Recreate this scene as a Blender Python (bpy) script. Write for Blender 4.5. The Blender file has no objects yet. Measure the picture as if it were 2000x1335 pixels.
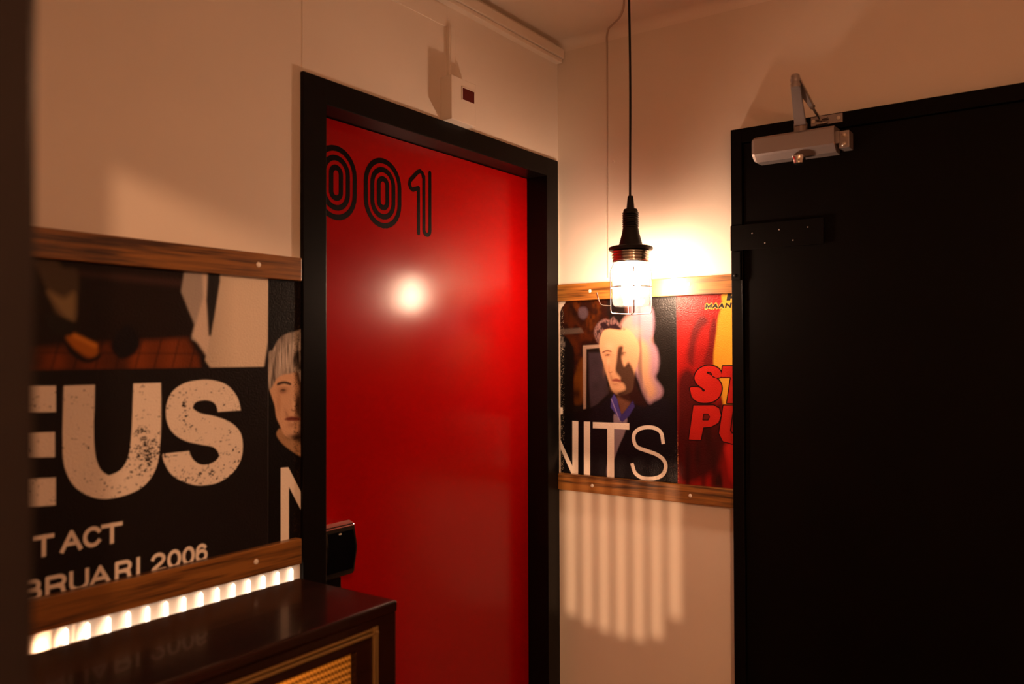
import bpy, bmesh, math
import numpy as np
from mathutils import Vector, Matrix

SC = bpy.context.scene
COL = SC.collection
H = 1.5                      # camera height; many heights below are written as H + offset

# ------------------------------------------------------------------ camera, world, lights, exposure
cam_d = bpy.data.cameras.new('camera')
cam_d.sensor_width = 36.0
cam_d.lens = 1615.8 / 2000 * 36
cam_d.clip_start = 0.02
cam = bpy.data.objects.new('camera', cam_d)
COL.objects.link(cam)
fw = Vector((-0.57618, 0.81718, 0.01517)).normalized()
rt = Vector((0.81724, 0.57629, -0.00318)).normalized()
up = rt.cross(fw).normalized()
rt = fw.cross(up).normalized()
cam.matrix_world = Matrix(((rt.x, up.x, -fw.x, 1.42965), (rt.y, up.y, -fw.y, -2.29019),
                           (rt.z, up.z, -fw.z, H), (0, 0, 0, 1)))
cam_d.dof.use_dof = True
cam_d.dof.focus_distance = 2.38
cam_d.dof.aperture_fstop = 2.6
SC.camera = cam

w = bpy.data.worlds.new('world'); SC.world = w
w.use_nodes = True
w.node_tree.nodes['Background'].inputs[0].default_value = (0.05, 0.03, 0.02, 1)
w.node_tree.nodes['Background'].inputs[1].default_value = 0.2

def point_light(name, loc, power, colour, radius):
    d = bpy.data.lights.new(name, 'POINT'); d.energy = power; d.color = colour; d.shadow_soft_size = radius
    o = bpy.data.objects.new(name, d); o.location = loc; COL.objects.link(o)
    return o
WARM = (1.0, 0.52, 0.27)
point_light('room_lamp_light', (1.50, -1.34, H + 0.42), 5.2, (1.0, 0.46, 0.23), 0.03)
point_light('hall_lamp_light', (2.20, -2.83, H + 0.68), 85.0, WARM, 0.03)
BULB_STRENGTH = 300.0
CAB_POWER = 85.0

SC.view_settings.view_transform = 'Standard'
SC.view_settings.look = 'None'
SC.view_settings.gamma = 1.0
SC.view_settings.use_curve_mapping = False
SC.view_settings.exposure = 0.0

# ------------------------------------------------------------------ helpers
def lin(c):
    c = c / 255.0
    return c / 12.92 if c <= 0.04045 else ((c + 0.055) / 1.055) ** 2.4
def rgb(h):
    return tuple(lin(int(h[i:i + 2], 16)) for i in (0, 2, 4))

def mat(name, col=(0.8, 0.8, 0.8), rough=0.5, metal=0.0, coat=0.0, spec=0.5, emis=None, es=0.0):
    m = bpy.data.materials.new(name); m.use_nodes = True
    b = m.node_tree.nodes['Principled BSDF']
    b.inputs['Base Color'].default_value = (*col, 1)
    b.inputs['Roughness'].default_value = rough
    b.inputs['Metallic'].default_value = metal
    b.inputs['Coat Weight'].default_value = coat
    b.inputs['Specular IOR Level'].default_value = spec
    if emis:
        b.inputs['Emission Color'].default_value = (*emis, 1)
        b.inputs['Emission Strength'].default_value = es
    return m

def add_bump(m, scale, strength, dist=0.001, detail=3, stretch=None, colvar=0.0):
    nt = m.node_tree; b = nt.nodes['Principled BSDF']
    tc = nt.nodes.new('ShaderNodeTexCoord'); mp = nt.nodes.new('ShaderNodeMapping')
    nz = nt.nodes.new('ShaderNodeTexNoise'); bp = nt.nodes.new('ShaderNodeBump')
    nt.links.new(tc.outputs['Object'], mp.inputs[0]); nt.links.new(mp.outputs[0], nz.inputs['Vector'])
    if stretch: mp.inputs['Scale'].default_value = stretch
    nz.inputs['Scale'].default_value = scale; nz.inputs['Detail'].default_value = detail
    bp.inputs['Strength'].default_value = strength; bp.inputs['Distance'].default_value = dist
    nt.links.new(nz.outputs['Fac'], bp.inputs['Height']); nt.links.new(bp.outputs[0], b.inputs['Normal'])
    if colvar:
        base = b.inputs['Base Color'].default_value[:3]
        n2 = nt.nodes.new('ShaderNodeTexNoise'); n2.inputs['Scale'].default_value = 3.0; n2.inputs['Detail'].default_value = 5
        nt.links.new(tc.outputs['Object'], n2.inputs['Vector'])
        cr = nt.nodes.new('ShaderNodeValToRGB')
        cr.color_ramp.elements[0].position = 0.3; cr.color_ramp.elements[1].position = 0.7
        cr.color_ramp.elements[0].color = (*[c * (1 - colvar) for c in base], 1)
        cr.color_ramp.elements[1].color = (*base, 1)
        nt.links.new(n2.outputs['Fac'], cr.inputs[0]); nt.links.new(cr.outputs[0], b.inputs['Base Color'])
    return m

def wood(name, light, dark, axis, rough=0.38, coat=0.25):
    """stained oak; grain runs along the given axis (0 x, 1 y, 2 z)"""
    m = mat(name, light, rough, coat=coat)
    nt = m.node_tree; b = nt.nodes['Principled BSDF']
    tc = nt.nodes.new('ShaderNodeTexCoord'); mp = nt.nodes.new('ShaderNodeMapping')
    sc = [38.0, 38.0, 38.0]; sc[axis] = 2.2
    mp.inputs['Scale'].default_value = sc
    nt.links.new(tc.outputs['Object'], mp.inputs[0])
    n1 = nt.nodes.new('ShaderNodeTexNoise'); n1.inputs['Scale'].default_value = 1.6; n1.inputs['Detail'].default_value = 8
    n1.inputs['Distortion'].default_value = 0.6
    nt.links.new(mp.outputs[0], n1.inputs['Vector'])
    mp2 = nt.nodes.new('ShaderNodeMapping'); s2 = [260.0, 260.0, 260.0]; s2[axis] = 9.0
    mp2.inputs['Scale'].default_value = s2; nt.links.new(tc.outputs['Object'], mp2.inputs[0])
    n2 = nt.nodes.new('ShaderNodeTexNoise'); n2.inputs['Scale'].default_value = 1.0; n2.inputs['Detail'].default_value = 4
    nt.links.new(mp2.outputs[0], n2.inputs['Vector'])
    mul = nt.nodes.new('ShaderNodeMath'); mul.operation = 'MULTIPLY_ADD'
    nt.links.new(n2.outputs['Fac'], mul.inputs[0]); mul.inputs[1].default_value = 0.55
    nt.links.new(n1.outputs['Fac'], mul.inputs[2])
    cr = nt.nodes.new('ShaderNodeValToRGB')
    e = cr.color_ramp.elements
    e[0].position = 0.60; e[0].color = (*dark, 1); e[1].position = 0.86; e[1].color = (*light, 1)
    mid = cr.color_ramp.elements.new(0.74); mid.color = (*[(a * 0.6 + c * 0.4) for a, c in zip(light, dark)], 1)
    nt.links.new(mul.outputs[0], cr.inputs[0]); nt.links.new(cr.outputs[0], b.inputs['Base Color'])
    bp = nt.nodes.new('ShaderNodeBump'); bp.inputs['Strength'].default_value = 0.25; bp.inputs['Distance'].default_value = 0.0006
    nt.links.new(mul.outputs[0], bp.inputs['Height']); nt.links.new(bp.outputs[0], b.inputs['Normal'])
    return m

M = {}
M['plaster'] = add_bump(mat('painted_plaster', (0.80, 0.70, 0.60), 0.62, spec=0.3), 170, 0.22, 0.0008, 4, colvar=0.05)
M['ceiling'] = add_bump(mat('ceiling_paint', (0.86, 0.76, 0.66), 0.8, spec=0.2), 60, 0.2, 0.001, 4, colvar=0.05)
M['gloss_white'] = mat('cream_plastic', (0.80, 0.70, 0.60), 0.42)
M['black'] = add_bump(mat('black_paint', (0.0035, 0.0026, 0.0024), 0.34, spec=0.12), 90, 0.12, 0.0006, 3)
M['black_door'] = add_bump(mat('black_door_paint', (0.0030, 0.0023, 0.0020), 0.5, spec=0.05), 60, 0.15, 0.0006, 3)
M['red'] = add_bump(mat('red_paint', (0.30, 0.0014, 0.0012), 0.215, coat=0.0, spec=0.20), 35, 0.06, 0.0008, 3)
M['red'].node_tree.nodes['Principled BSDF'].inputs['Coat Roughness'].default_value = 0.12
M['ink'] = mat('black_vinyl', (0.004, 0.002, 0.002), 0.4, spec=0.08)
M['oak_y'] = wood('oak_along_left_wall', (0.25, 0.098, 0.018), (0.045, 0.014, 0.003), 1)
M['oak_x'] = wood('oak_along_back_wall', (0.32, 0.130, 0.024), (0.050, 0.016, 0.003), 0)
M['dark_wood'] = wood('walnut_lacquer', (0.020, 0.0055, 0.003), (0.008, 0.0028, 0.002), 1, 0.20, 0.12)
M['dark_wood'].node_tree.nodes['Principled BSDF'].inputs['Specular IOR Level'].default_value = 0.22
M['floor'] = wood('dark_floor_boards', (0.06, 0.030, 0.015), (0.03, 0.014, 0.008), 1, 0.5, 0.0)
M['rubber'] = mat('black_rubber', (0.008, 0.006, 0.006), 0.5, spec=0.35)
M['silver'] = mat('silver_enamel', (0.33, 0.28, 0.27), 0.38, metal=0.5)
M['steel'] = mat('bright_steel', (0.62, 0.58, 0.54), 0.22, metal=1.0)
M['wire'] = mat('plated_wire', (0.30, 0.26, 0.24), 0.4, metal=0.9)
M['chrome'] = mat('chrome', (0.75, 0.72, 0.70), 0.18, metal=1.0)
M['brass'] = mat('brass', (0.50, 0.33, 0.12), 0.45, metal=0.9)
M['screen'] = mat('black_glass', (0.002, 0.002, 0.003), 0.12, spec=0.4)
M['red_window'] = mat('dark_red_plastic', (0.10, 0.008, 0.010), 0.22)
M['screw'] = mat('screw_metal', (0.62, 0.55, 0.48), 0.3, metal=0.8)
M['plug'] = mat('white_screw_cap', (0.75, 0.66, 0.56), 0.4)
M['bulb'] = mat('bulb_glow', (1, 1, 1), 0.5, emis=(1.0, 0.64, 0.42), es=BULB_STRENGTH)

def glass_mat():
    m = bpy.data.materials.new('jar_glass'); m.use_nodes = True
    nt = m.node_tree; nt.nodes.clear()
    out = nt.nodes.new('ShaderNodeOutputMaterial'); mix = nt.nodes.new('ShaderNodeMixShader')
    tr = nt.nodes.new('ShaderNodeBsdfTransparent'); gl = nt.nodes.new('ShaderNodeBsdfGlossy')
    tl = nt.nodes.new('ShaderNodeBsdfTranslucent'); mx2 = nt.nodes.new('ShaderNodeMixShader')
    fr = nt.nodes.new('ShaderNodeFresnel'); fr.inputs[0].default_value = 1.35
    tr.inputs[0].default_value = (0.97, 0.97, 0.97, 1); gl.inputs['Roughness'].default_value = 0.06
    tl.inputs[0].default_value = (0.9, 0.9, 0.9, 1)
    mx2.inputs[0].default_value = 0.03
    nt.links.new(tr.outputs[0], mx2.inputs[1]); nt.links.new(tl.outputs[0], mx2.inputs[2])
    nt.links.new(fr.outputs[0], mix.inputs[0]); nt.links.new(mx2.outputs[0], mix.inputs[1]); nt.links.new(gl.outputs[0], mix.inputs[2])
    nt.links.new(mix.outputs[0], out.inputs[0])
    return m
M['glass'] = glass_mat()

def cloth_mat():
    m = bpy.data.materials.new('woven_grille_cloth'); m.use_nodes = True
    nt = m.node_tree; nt.nodes.clear()
    out = nt.nodes.new('ShaderNodeOutputMaterial')
    tc = nt.nodes.new('ShaderNodeTexCoord')
    sep = nt.nodes.new('ShaderNodeSeparateXYZ'); nt.links.new(tc.outputs['Object'], sep.inputs[0])
    def wave(sock, k, ph):
        a = nt.nodes.new('ShaderNodeMath'); a.operation = 'MULTIPLY_ADD'; a.inputs[1].default_value = k; a.inputs[2].default_value = ph
        nt.links.new(sock, a.inputs[0])
        s_ = nt.nodes.new('ShaderNodeMath'); s_.operation = 'SINE'; nt.links.new(a.outputs[0], s_.inputs[0]); return s_.outputs[0]
    wy = wave(sep.outputs[1], 780.0, 0.0); wz = wave(sep.outputs[2], 560.0, 0.0); wb = wave(sep.outputs[2], 560.0, 0.9)
    mu = nt.nodes.new('ShaderNodeMath'); mu.operation = 'MULTIPLY'; nt.links.new(wy, mu.inputs[0]); nt.links.new(wz, mu.inputs[1])
    ad = nt.nodes.new('ShaderNodeMath'); ad.operation = 'ADD'; nt.links.new(mu.outputs[0], ad.inputs[0]); nt.links.new(wb, ad.inputs[1])
    cr = nt.nodes.new('ShaderNodeValToRGB'); e = cr.color_ramp.elements
    e[0].position = 0.0; e[0].color = (0.07, 0.036, 0.009, 1); e[1].position = 1.0; e[1].color = (0.62, 0.40, 0.14, 1)
    mr = nt.nodes.new('ShaderNodeMapRange'); mr.inputs[1].default_value = -1.6; mr.inputs[2].default_value = 1.6
    nt.links.new(ad.outputs[0], mr.inputs[0]); nt.links.new(mr.outputs[0], cr.inputs[0])
    df = nt.nodes.new('ShaderNodeBsdfDiffuse'); tl = nt.nodes.new('ShaderNodeBsdfTranslucent'); mx = nt.nodes.new('ShaderNodeMixShader')
    nt.links.new(cr.outputs[0], df.inputs[0]); nt.links.new(cr.outputs[0], tl.inputs[0]); mx.inputs[0].default_value = 0.75
    nt.links.new(df.outputs[0], mx.inputs[1]); nt.links.new(tl.outputs[0], mx.inputs[2]); nt.links.new(mx.outputs[0], out.inputs[0])
    return m
M['cloth'] = cloth_mat()

def paint_mat(name, rough):
    m = mat(name, (1, 1, 1), rough, coat=0.13, spec=0.10)
    nt = m.node_tree; b = nt.nodes['Principled BSDF']
    b.inputs['Coat Roughness'].default_value = 0.22
    at = nt.nodes.new('ShaderNodeAttribute'); at.attribute_name = 'print'
    nt.links.new(at.outputs['Color'], b.inputs['Base Color'])
    tc = nt.nodes.new('ShaderNodeTexCoord')
    nz = nt.nodes.new('ShaderNodeTexNoise'); nz.inputs['Scale'].default_value = 260; nz.inputs['Detail'].default_value = 2
    nt.links.new(tc.outputs['Object'], nz.inputs['Vector'])
    bp = nt.nodes.new('ShaderNodeBump'); bp.inputs['Strength'].default_value = 0.6; bp.inputs['Distance'].default_value = 0.0015
    nt.links.new(nz.outputs['Fac'], bp.inputs['Height']); nt.links.new(bp.outputs[0], b.inputs['Normal'])
    nt.links.new(bp.outputs[0], b.inputs['Coat Normal'])
    return m
M['print'] = paint_mat('printed_poster_paper', 0.42)

def link(name, me, parent=None):
    o = bpy.data.objects.new(name, me); COL.objects.link(o)
    if parent: o.parent = parent
    return o
def obj(name, bm, m, parent=None, smooth=False):
    bmesh.ops.recalc_face_normals(bm, faces=bm.faces)
    me = bpy.data.meshes.new(name); bm.to_mesh(me); bm.free()
    me.materials.append(m)
    if smooth:
        for p in me.polygons: p.use_smooth = True
    o = link(name, me, parent)
    if smooth:
        md = o.modifiers.new('edge', 'EDGE_SPLIT'); md.split_angle = math.radians(40)
    return o
def empty(name, loc, label=None, cat=None, kind=None, group=None):
    o = bpy.data.objects.new(name, None); COL.objects.link(o); o.location = loc; o.empty_display_size = 0.05
    tag(o, label, cat, kind, group); return o
def tag(o, label=None, cat=None, kind=None, group=None):
    if label: o['label'] = label
    if cat: o['category'] = cat
    if kind: o['kind'] = kind
    if group: o['group'] = group
    return o
# every mesh is written in world coordinates; children of an empty get shifted by its location
def part(name, bm, m, parent, smooth=False):
    off = Vector((0, 0, 0)); p = parent
    while p is not None:
        off += p.location; p = p.parent
    bmesh.ops.translate(bm, verts=bm.verts, vec=-off)
    return obj(name, bm, m, parent, smooth)

def box(bm, x0, x1, y0, y1, z0, z1, bev=0.0, seg=2):
    r = bmesh.ops.create_cube(bm, size=1)
    vs = r['verts']
    for v in vs:
        v.co = Vector(((x0 + x1) / 2 + v.co.x * (x1 - x0), (y0 + y1) / 2 + v.co.y * (y1 - y0), (z0 + z1) / 2 + v.co.z * (z1 - z0)))
    if bev:
        es = list({e for v in vs for e in v.link_edges})
        bmesh.ops.bevel(bm, geom=es, offset=bev, segments=seg, affect='EDGES', profile=0.6)
    return bm
def B(*a, **k):
    return box(bmesh.new(), *a, **k)
def lathe(bm, prof, c, n=32, axis='z'):
    """prof: list of (radius, height)"""
    rings = []
    for r, h in prof:
        ring = []
        for i in range(n):
            a = 2 * math.pi * i / n; p = (r * math.cos(a), r * math.sin(a), h)
            if axis == 'y': p = (p[0], p[2], p[1])
            if axis == 'x': p = (p[2], p[0], p[1])
            ring.append(bm.verts.new((c[0] + p[0], c[1] + p[1], c[2] + p[2])))
        rings.append(ring)
    for a, b in zip(rings, rings[1:]):
        for i in range(n):
            bm.faces.new((a[i], a[(i + 1) % n], b[(i + 1) % n], b[i]))
    if prof[0][0] > 1e-6: bm.faces.new(rings[0][::-1])
    if prof[-1][0] > 1e-6: bm.faces.new(rings[-1])
    bmesh.ops.remove_doubles(bm, verts=bm.verts, dist=1e-6)
    return bm
def tube(bm, pts, r, n=10, closed=False):
    pts = [Vector(p) for p in pts]; rings = []; N = len(pts)
    prev = None
    for i, p in enumerate(pts):
        if closed: t = (pts[(i + 1) % N] - pts[i - 1]).normalized()
        else: t = (pts[min(i + 1, N - 1)] - pts[max(i - 1, 0)]).normalized()
        if prev is None:
            a = Vector((0, 0, 1)) if abs(t.z) < 0.9 else Vector((1, 0, 0))
            u_ = t.cross(a).normalized()
        else:
            u_ = (prev - t * prev.dot(t)).normalized()
        prev = u_; v_ = t.cross(u_)
        rr = r[i] if isinstance(r, (list, tuple)) else r
        rings.append([bm.verts.new(p + (u_ * math.cos(2 * math.pi * k / n) + v_ * math.sin(2 * math.pi * k / n)) * rr) for k in range(n)])
    m_ = N if closed else N - 1
    for i in range(m_):
        a, b = rings[i], rings[(i + 1) % N]
        for k in range(n): bm.faces.new((a[k], a[(k + 1) % n], b[(k + 1) % n], b[k]))
    if not closed:
        bm.faces.new(rings[0][::-1]); bm.faces.new(rings[-1])
    return bm
def smooth_path(pts, k=6, closed=False):
    P = [np.array(p, float) for p in pts]; out = []; n = len(P)
    for i in range(n if closed else n - 1):
        p1, p2 = P[i], P[(i + 1) % n]
        p0 = P[i - 1] if (closed or i > 0) else 2 * p1 - p2
        p3 = P[(i + 2) % n] if (closed or i + 2 < n) else 2 * p2 - p1
        for j in range(k):
            t = j / k
            out.append(tuple(0.5 * ((2 * p1) + (-p0 + p2) * t + (2 * p0 - 5 * p1 + 4 * p2 - p3) * t * t + (-p0 + 3 * p1 - 3 * p2 + p3) * t ** 3)))
    if not closed: out.append(tuple(P[-1]))
    return out
def soft_outline(pts, k=6, lim=52):
    """closed curve through the points that keeps sharp corners sharp"""
    P = [np.array(p, float) for p in pts]; n = len(P); corner = []
    for i in range(n):
        a = P[i] - P[i - 1]; b = P[(i + 1) % n] - P[i]
        c = np.dot(a, b) / (np.linalg.norm(a) * np.linalg.norm(b) + 1e-9)
        corner.append(math.degrees(math.acos(max(-1, min(1, c)))) > lim)
    out = []
    for i in range(n):
        p1, p2 = P[i], P[(i + 1) % n]; L_ = np.linalg.norm(p2 - p1)
        def tan(j):
            if corner[j]: return None
            t = P[(j + 1) % n] - P[j - 1]; return t / (np.linalg.norm(t) + 1e-9) * L_
        m1, m2 = tan(i), tan((i + 1) % n)
        if m1 is None and m2 is None: out.append(tuple(p1)); continue
        if m1 is None: m1 = 1.5 * (p2 - p1) - 0.5 * m2
        if m2 is None: m2 = 1.5 * (p2 - p1) - 0.5 * m1
        for j in range(k):
            t = j / k; t2 = t * t; t3 = t2 * t
            out.append(tuple((2 * t3 - 3 * t2 + 1) * p1 + (t3 - 2 * t2 + t) * m1 + (3 * t2 - 2 * t3) * p2 + (t3 - t2) * m2))
    return out
def ribbon(bm, pts, wdt, plane, at, thick, closed=False, caps=True):
    """a flat band of constant width along a 2-D path; plane 'yz' at x=at"""
    pts = [np.array(p, float) for p in pts]; N = len(pts); L = []; R = []
    for i in range(N):
        if closed: t = pts[(i + 1) % N] - pts[i - 1]
        else: t = pts[min(i + 1, N - 1)] - pts[max(i - 1, 0)]
        t = t / (np.linalg.norm(t) + 1e-12); nrm = np.array([-t[1], t[0]]) * wdt / 2
        L.append(pts[i] + nrm); R.append(pts[i] - nrm)
    def V(p, d): return bm.verts.new((at + d, p[0], p[1]))
    lt = [V(p, thick) for p in L]; rtp = [V(p, thick) for p in R]; lb = [V(p, 0) for p in L]; rb = [V(p, 0) for p in R]
    for i in range(N if closed else N - 1):
        j = (i + 1) % N
        bm.faces.new((lt[i], lt[j], rtp[j], rtp[i]))
        bm.faces.new((lt[i], lb[i], lb[j], lt[j])); bm.faces.new((rtp[i], rtp[j], rb[j], rb[i]))
    if not closed and caps:
        for i, s_ in ((0, -1), (N - 1, 1)):
            c = pts[i]; t = (pts[1] - pts[0]) if i == 0 else (pts[-1] - pts[-2]); t = t / np.linalg.norm(t) * s_
            nr = np.array([-t[1], t[0]])
            arc = [c + (nr * math.cos(a) + t * math.sin(a)) * wdt / 2 for a in np.linspace(0, math.pi, 9)]
            bm.faces.new([V(p, thick) for p in arc])
    return bm

# ------------------------------------------------------------------ the room
ZC = H + 1.014
def struct(name, bm, m, parent=None, smooth=False):
    o = obj(name, bm, m, parent, smooth); o['kind'] = 'structure'; return o
struct('floor', B(-0.3, 3.2, -4.2, 0.2, -0.1, 0.0), M['floor'])
struct('ceiling', B(-0.3, 3.2, -4.2, 0.2, ZC, ZC + 0.1), M['ceiling'])
bm = bmesh.new()                                     # left wall with the opening of the red door
box(bm, -0.15, 0, -4.1, -1.035, 0, ZC); box(bm, -0.15, 0, -1.035, -0.045, H + 0.60, ZC); box(bm, -0.15, 0, -0.045, 0.0, 0, ZC)
struct('wall_left', bm, M['plaster'])
struct('trim_1', B(0, 0.0008, -1.067, 0.0, H + 0.62, ZC), M['plaster'])          # board above the door, its joint shows as a fine seam
struct('wall_back', B(-0.3, 2.5, 0, 0.15, 0, ZC), M['plaster'])
struct('wall_right', B(2.4, 2.5, -2.05, 0.0, 0, ZC), M['plaster'])
bm = bmesh.new()
box(bm, 0, 0.84, -2.15, -2.05, 0, ZC); box(bm, 0.84, 1.90, -2.15, -2.05, H + 0.53, ZC); box(bm, 1.90, 3.1, -2.15, -2.05, 0, ZC)
struct('wall_front', bm, M['plaster'])
struct('wall_hall', B(-0.1, 3.2, -4.2, -4.1, 0, ZC), M['plaster'])
struct('wall_hall_right', B(3.1, 3.2, -4.1, -2.05, 0, ZC), M['plaster'])
bm = bmesh.new()
N = 8
vs = []
for x in (0.0, 1.6):                                  # soft plastered cove where back wall and ceiling meet
    row = [bm.verts.new((x, 0.0, ZC - 0.03)), bm.verts.new((x, 0.0, ZC))]
    for i in range(N + 1):
        a = math.pi / 2 * i / N
        row.append(bm.verts.new((x, -0.03 + 0.03 * math.sin(a), ZC - 0.03 + 0.03 * math.cos(a))))
    vs.append(row)
for i in range(N): bm.faces.new((vs[0][2 + i], vs[0][3 + i], vs[1][3 + i], vs[1][2 + i]))
struct('trim_2', bm, M['ceiling'], smooth=True)

# the black doorway the picture is taken through
d3 = empty('door_3', (0.84, -2.10, 0), kind='structure')
bm = bmesh.new()
box(bm, 0.84, 0.872, -2.17, -2.037, 0, H + 0.53, 0.003); box(bm, 0.79, 0.84, -2.05, -2.040, 0, H + 0.59, 0.002)
box(bm, 0.872, 0.9185, -2.105, -2.0525, 0, H + 0.505, 0.004)
box(bm, 0.872, 1.87, -2.17, -2.03, H + 0.507, H + 0.53); box(bm, 1.87, 1.90, -2.17, -2.03, 0, H + 0.53)
part('door_frame', bm, mat('black_gloss_door_frame', (0.010, 0.007, 0.0065), 0.28, spec=0.35), d3)

# red door
d1 = empty('door_1', (0, -0.566, 0), kind='structure')
bm = bmesh.new()
Y0, Y1, YI0, YI1, ZT, ZI = -1.0715, -0.0135, -1.0035, -0.0815, H + 0.6270, H + 0.5690
box(bm, -0.12, 0.010, Y0, YI0, 0, ZT, 0.002); box(bm, -0.12, 0.010, YI1, Y1, 0, ZT, 0.002)
box(bm, -0.12, 0.0097, YI0 - 0.004, YI1 + 0.004, ZI, ZT, 0.002)
part('door_frame', bm, M['black'], d1)
bm = bmesh.new()
for y in (Y0, Y1): pass
leaf = part('door_leaf', B(-0.105, -0.065, YI0 + 0.002, YI1 - 0.002, 0.006, ZI - 0.002, 0.001), M['red'], d1)
leaf['label'] = 'glossy red door leaf'
def stadium(cy, cz, hw, hh, n=14):
    r = hw; out = []
    for s_, c in ((1, cz + hh - r), (-1, cz - hh + r)):
        for i in range(n + 1):
            a = math.pi * i / n
            out.append((cy + s_ * r * math.cos(a), c + s_ * r * math.sin(a)))
    return out
SW = 0.0138
for cy in (-0.9060, -0.7448):
    bm = bmesh.new()
    for hw, hh in ((0.0685, 0.0905), (0.0455, 0.0675), (0.0225, 0.0440)):
        ribbon(bm, stadium(cy, H + 0.4160, hw - SW / 2, hh - SW / 2), SW, 'yz', -0.065, 0.0006, closed=True)
    part('number_zero', bm, M['ink'], d1)
bm = bmesh.new()
z = lambda v: H + v
p1 = [(-0.627, z(.326)), (-0.627, z(.447)), (-0.650, z(.439)), (-0.6585, z(.4425)), (-0.6635, z(.452)), (-0.6600, z(.463)), (-0.630, z(.490)),
      (-0.620, z(.494)), (-0.611, z(.490)), (-0.6065, z(.480)), (-0.605, z(.340))]
a2 = [(-0.5925 + 0.0125 * math.cos(a), z(.338) + 0.0125 * math.sin(a)) for a in np.linspace(math.pi, 2 * math.pi, 10)]
ribbon(bm, p1[:2] , 0.0118, 'yz', -0.065, 0.0006)
ribbon(bm, [p1[1], p1[1]] [:1] + p1[2:9] + [(-0.6065, z(.478))], 0.0118, 'yz', -0.065, 0.0007)
ribbon(bm, [(-0.605, z(.482))] + [(-0.605, z(.338))] + a2[1:] + [(-0.580, z(.496))], 0.0118, 'yz', -0.065, 0.0008)
for v in bm.verts: v.co.y += 0.0187; v.co.z = H + (v.co.z - H) * 1.0098
part('number_one', bm, M['ink'], d1)
# electronic lock on the red door
bm = bmesh.new()
prof = [(-0.065, -0.394), (-0.012, -0.388), (0.0, -0.396), (0.006, -0.45), (0.0, -0.510), (-0.02, -0.520), (-0.065, -0.522)]
ya, yb = -1.005, -0.908
for y, k in ((ya, 0), (yb, 1)): pass
A_ = [bm.verts.new((x, ya, H + zz)) for x, zz in prof]
B_ = [bm.verts.new((x, yb + 0.006 * (1 - ((zz + 0.45) / 0.065) ** 2), H + zz)) for x, zz in prof]
for i in range(len(prof)):
    j = (i + 1) % len(prof); bm.faces.new((A_[i], A_[j], B_[j], B_[i]))
bm.faces.new(A_[::-1]); bm.faces.new(B_)
bmesh.ops.bevel(bm, geom=[e for e in bm.edges], offset=0.003, segments=2, affect='EDGES')
lock = part('door_lock', bm, M['chrome'], d1, True)
lock['label'] = 'chrome electronic lock with a black glass face'
bm = bmesh.new()
pts = [(0.0018, -0.4075), (0.0075, -0.45), (0.0022, -0.4985)]
rows = []
for x, zz in pts:
    rows.append([bm.verts.new((x + d, y, H + zz)) for d in (0.0, 0.0012) for y in (ya + 0.010, yb - 0.009 + 0.005 * (1 - ((zz + 0.45) / 0.055) ** 2))])
for a, b in zip(rows, rows[1:]):
    bm.faces.new((a[2], a[3], b[3], b[2])); bm.faces.new((a[0], a[2], b[2], b[0])); bm.faces.new((a[1], b[1], b[3], a[3]))
bm.faces.new((rows[0][0], rows[0][1], rows[0][3], rows[0][2])); bm.faces.new((rows[-1][0], rows[-1][2], rows[-1][3], rows[-1][1]))
s_ = part('lock_screen', bm, M['screen'], lock)
s_.location = Vector((0, 0, 0))
bm = B(0.0048, 0.0062, -0.962, -0.955, H - 0.413, H - 0.4105); part('indicator_light', bm, M['plug'], lock)
part('lock_plate', B(-0.065, -0.030, -1.0, -0.922, H - 0.560, H - 0.5195, 0.002), M['black'], lock)
bm = lathe(bmesh.new(), [(0.011, 0.0), (0.011, 0.055)], (-0.030, -0.965, H - 0.545), 20, 'x')
tube(bm, [(0.022, -0.965, H - 0.545), (0.022, -0.915, H - 0.552), (0.022, -0.86, H - 0.556)], [0.010, 0.009, 0.008], 14)

bm.free()

# black door at the back
d2 = empty('door_2', (1.09, -0.02, 0), kind='structure')
bm = bmesh.new()
box(bm, 0.602, 0.6335, -0.052, 0.0, 0, H + 0.6255, 0.0015); box(bm, 1.545, 1.60, -0.052, 0.0, 0, H + 0.6255, 0.0015)
box(bm, 0.6335, 1.545, -0.0518, 0.0, H + 0.586, H + 0.6255, 0.001)
part('door_frame', bm, M['black_door'], d2)
bm = B(0.6365, 1.542, -0.047, -0.007, 0.006, H + 0.583, 0.0015)
part('door_leaf', bm, M['black_door'], d2)
part('door_bead', B(0.6315, 0.6345, -0.0545, -0.050, 0.05, H + 0.283, 0.0008), M['black'], d2)
hg = part('hinge_plate', B(0.6005, 0.852, -0.0545, -0.0515, H + 0.287, H + 0.357, 0.001), M['black_door'], d2)
for (u_, v_) in [(0.6626, 0.3312), (0.6978, 0.3016), (0.7364, 0.3345), (0.773, 0.303), (0.8118, 0.3345)]:
    part('screw', lathe(bmesh.new(), [(0.0020, 0.0), (0.0020, -0.0008), (0.0010, -0.0014), (0.0, -0.0015)], (u_, -0.0545, H + v_), 14, 'y'), M['silver'], hg, True)
bm = B(0.6045, 0.630, -0.060, -0.052, H + 0.205, H + 0.283, 0.001)
ht = part('hinge_box', bm, M['black_door'], d2)
part('screw', lathe(bmesh.new(), [(0.0045, 0.0), (0.0045, -0.0015), (0.002, -0.0025), (0.0, -0.0026)], (0.6155, -0.060, H + 0.217), 16, 'y'), M['black'], ht, True)

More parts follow.
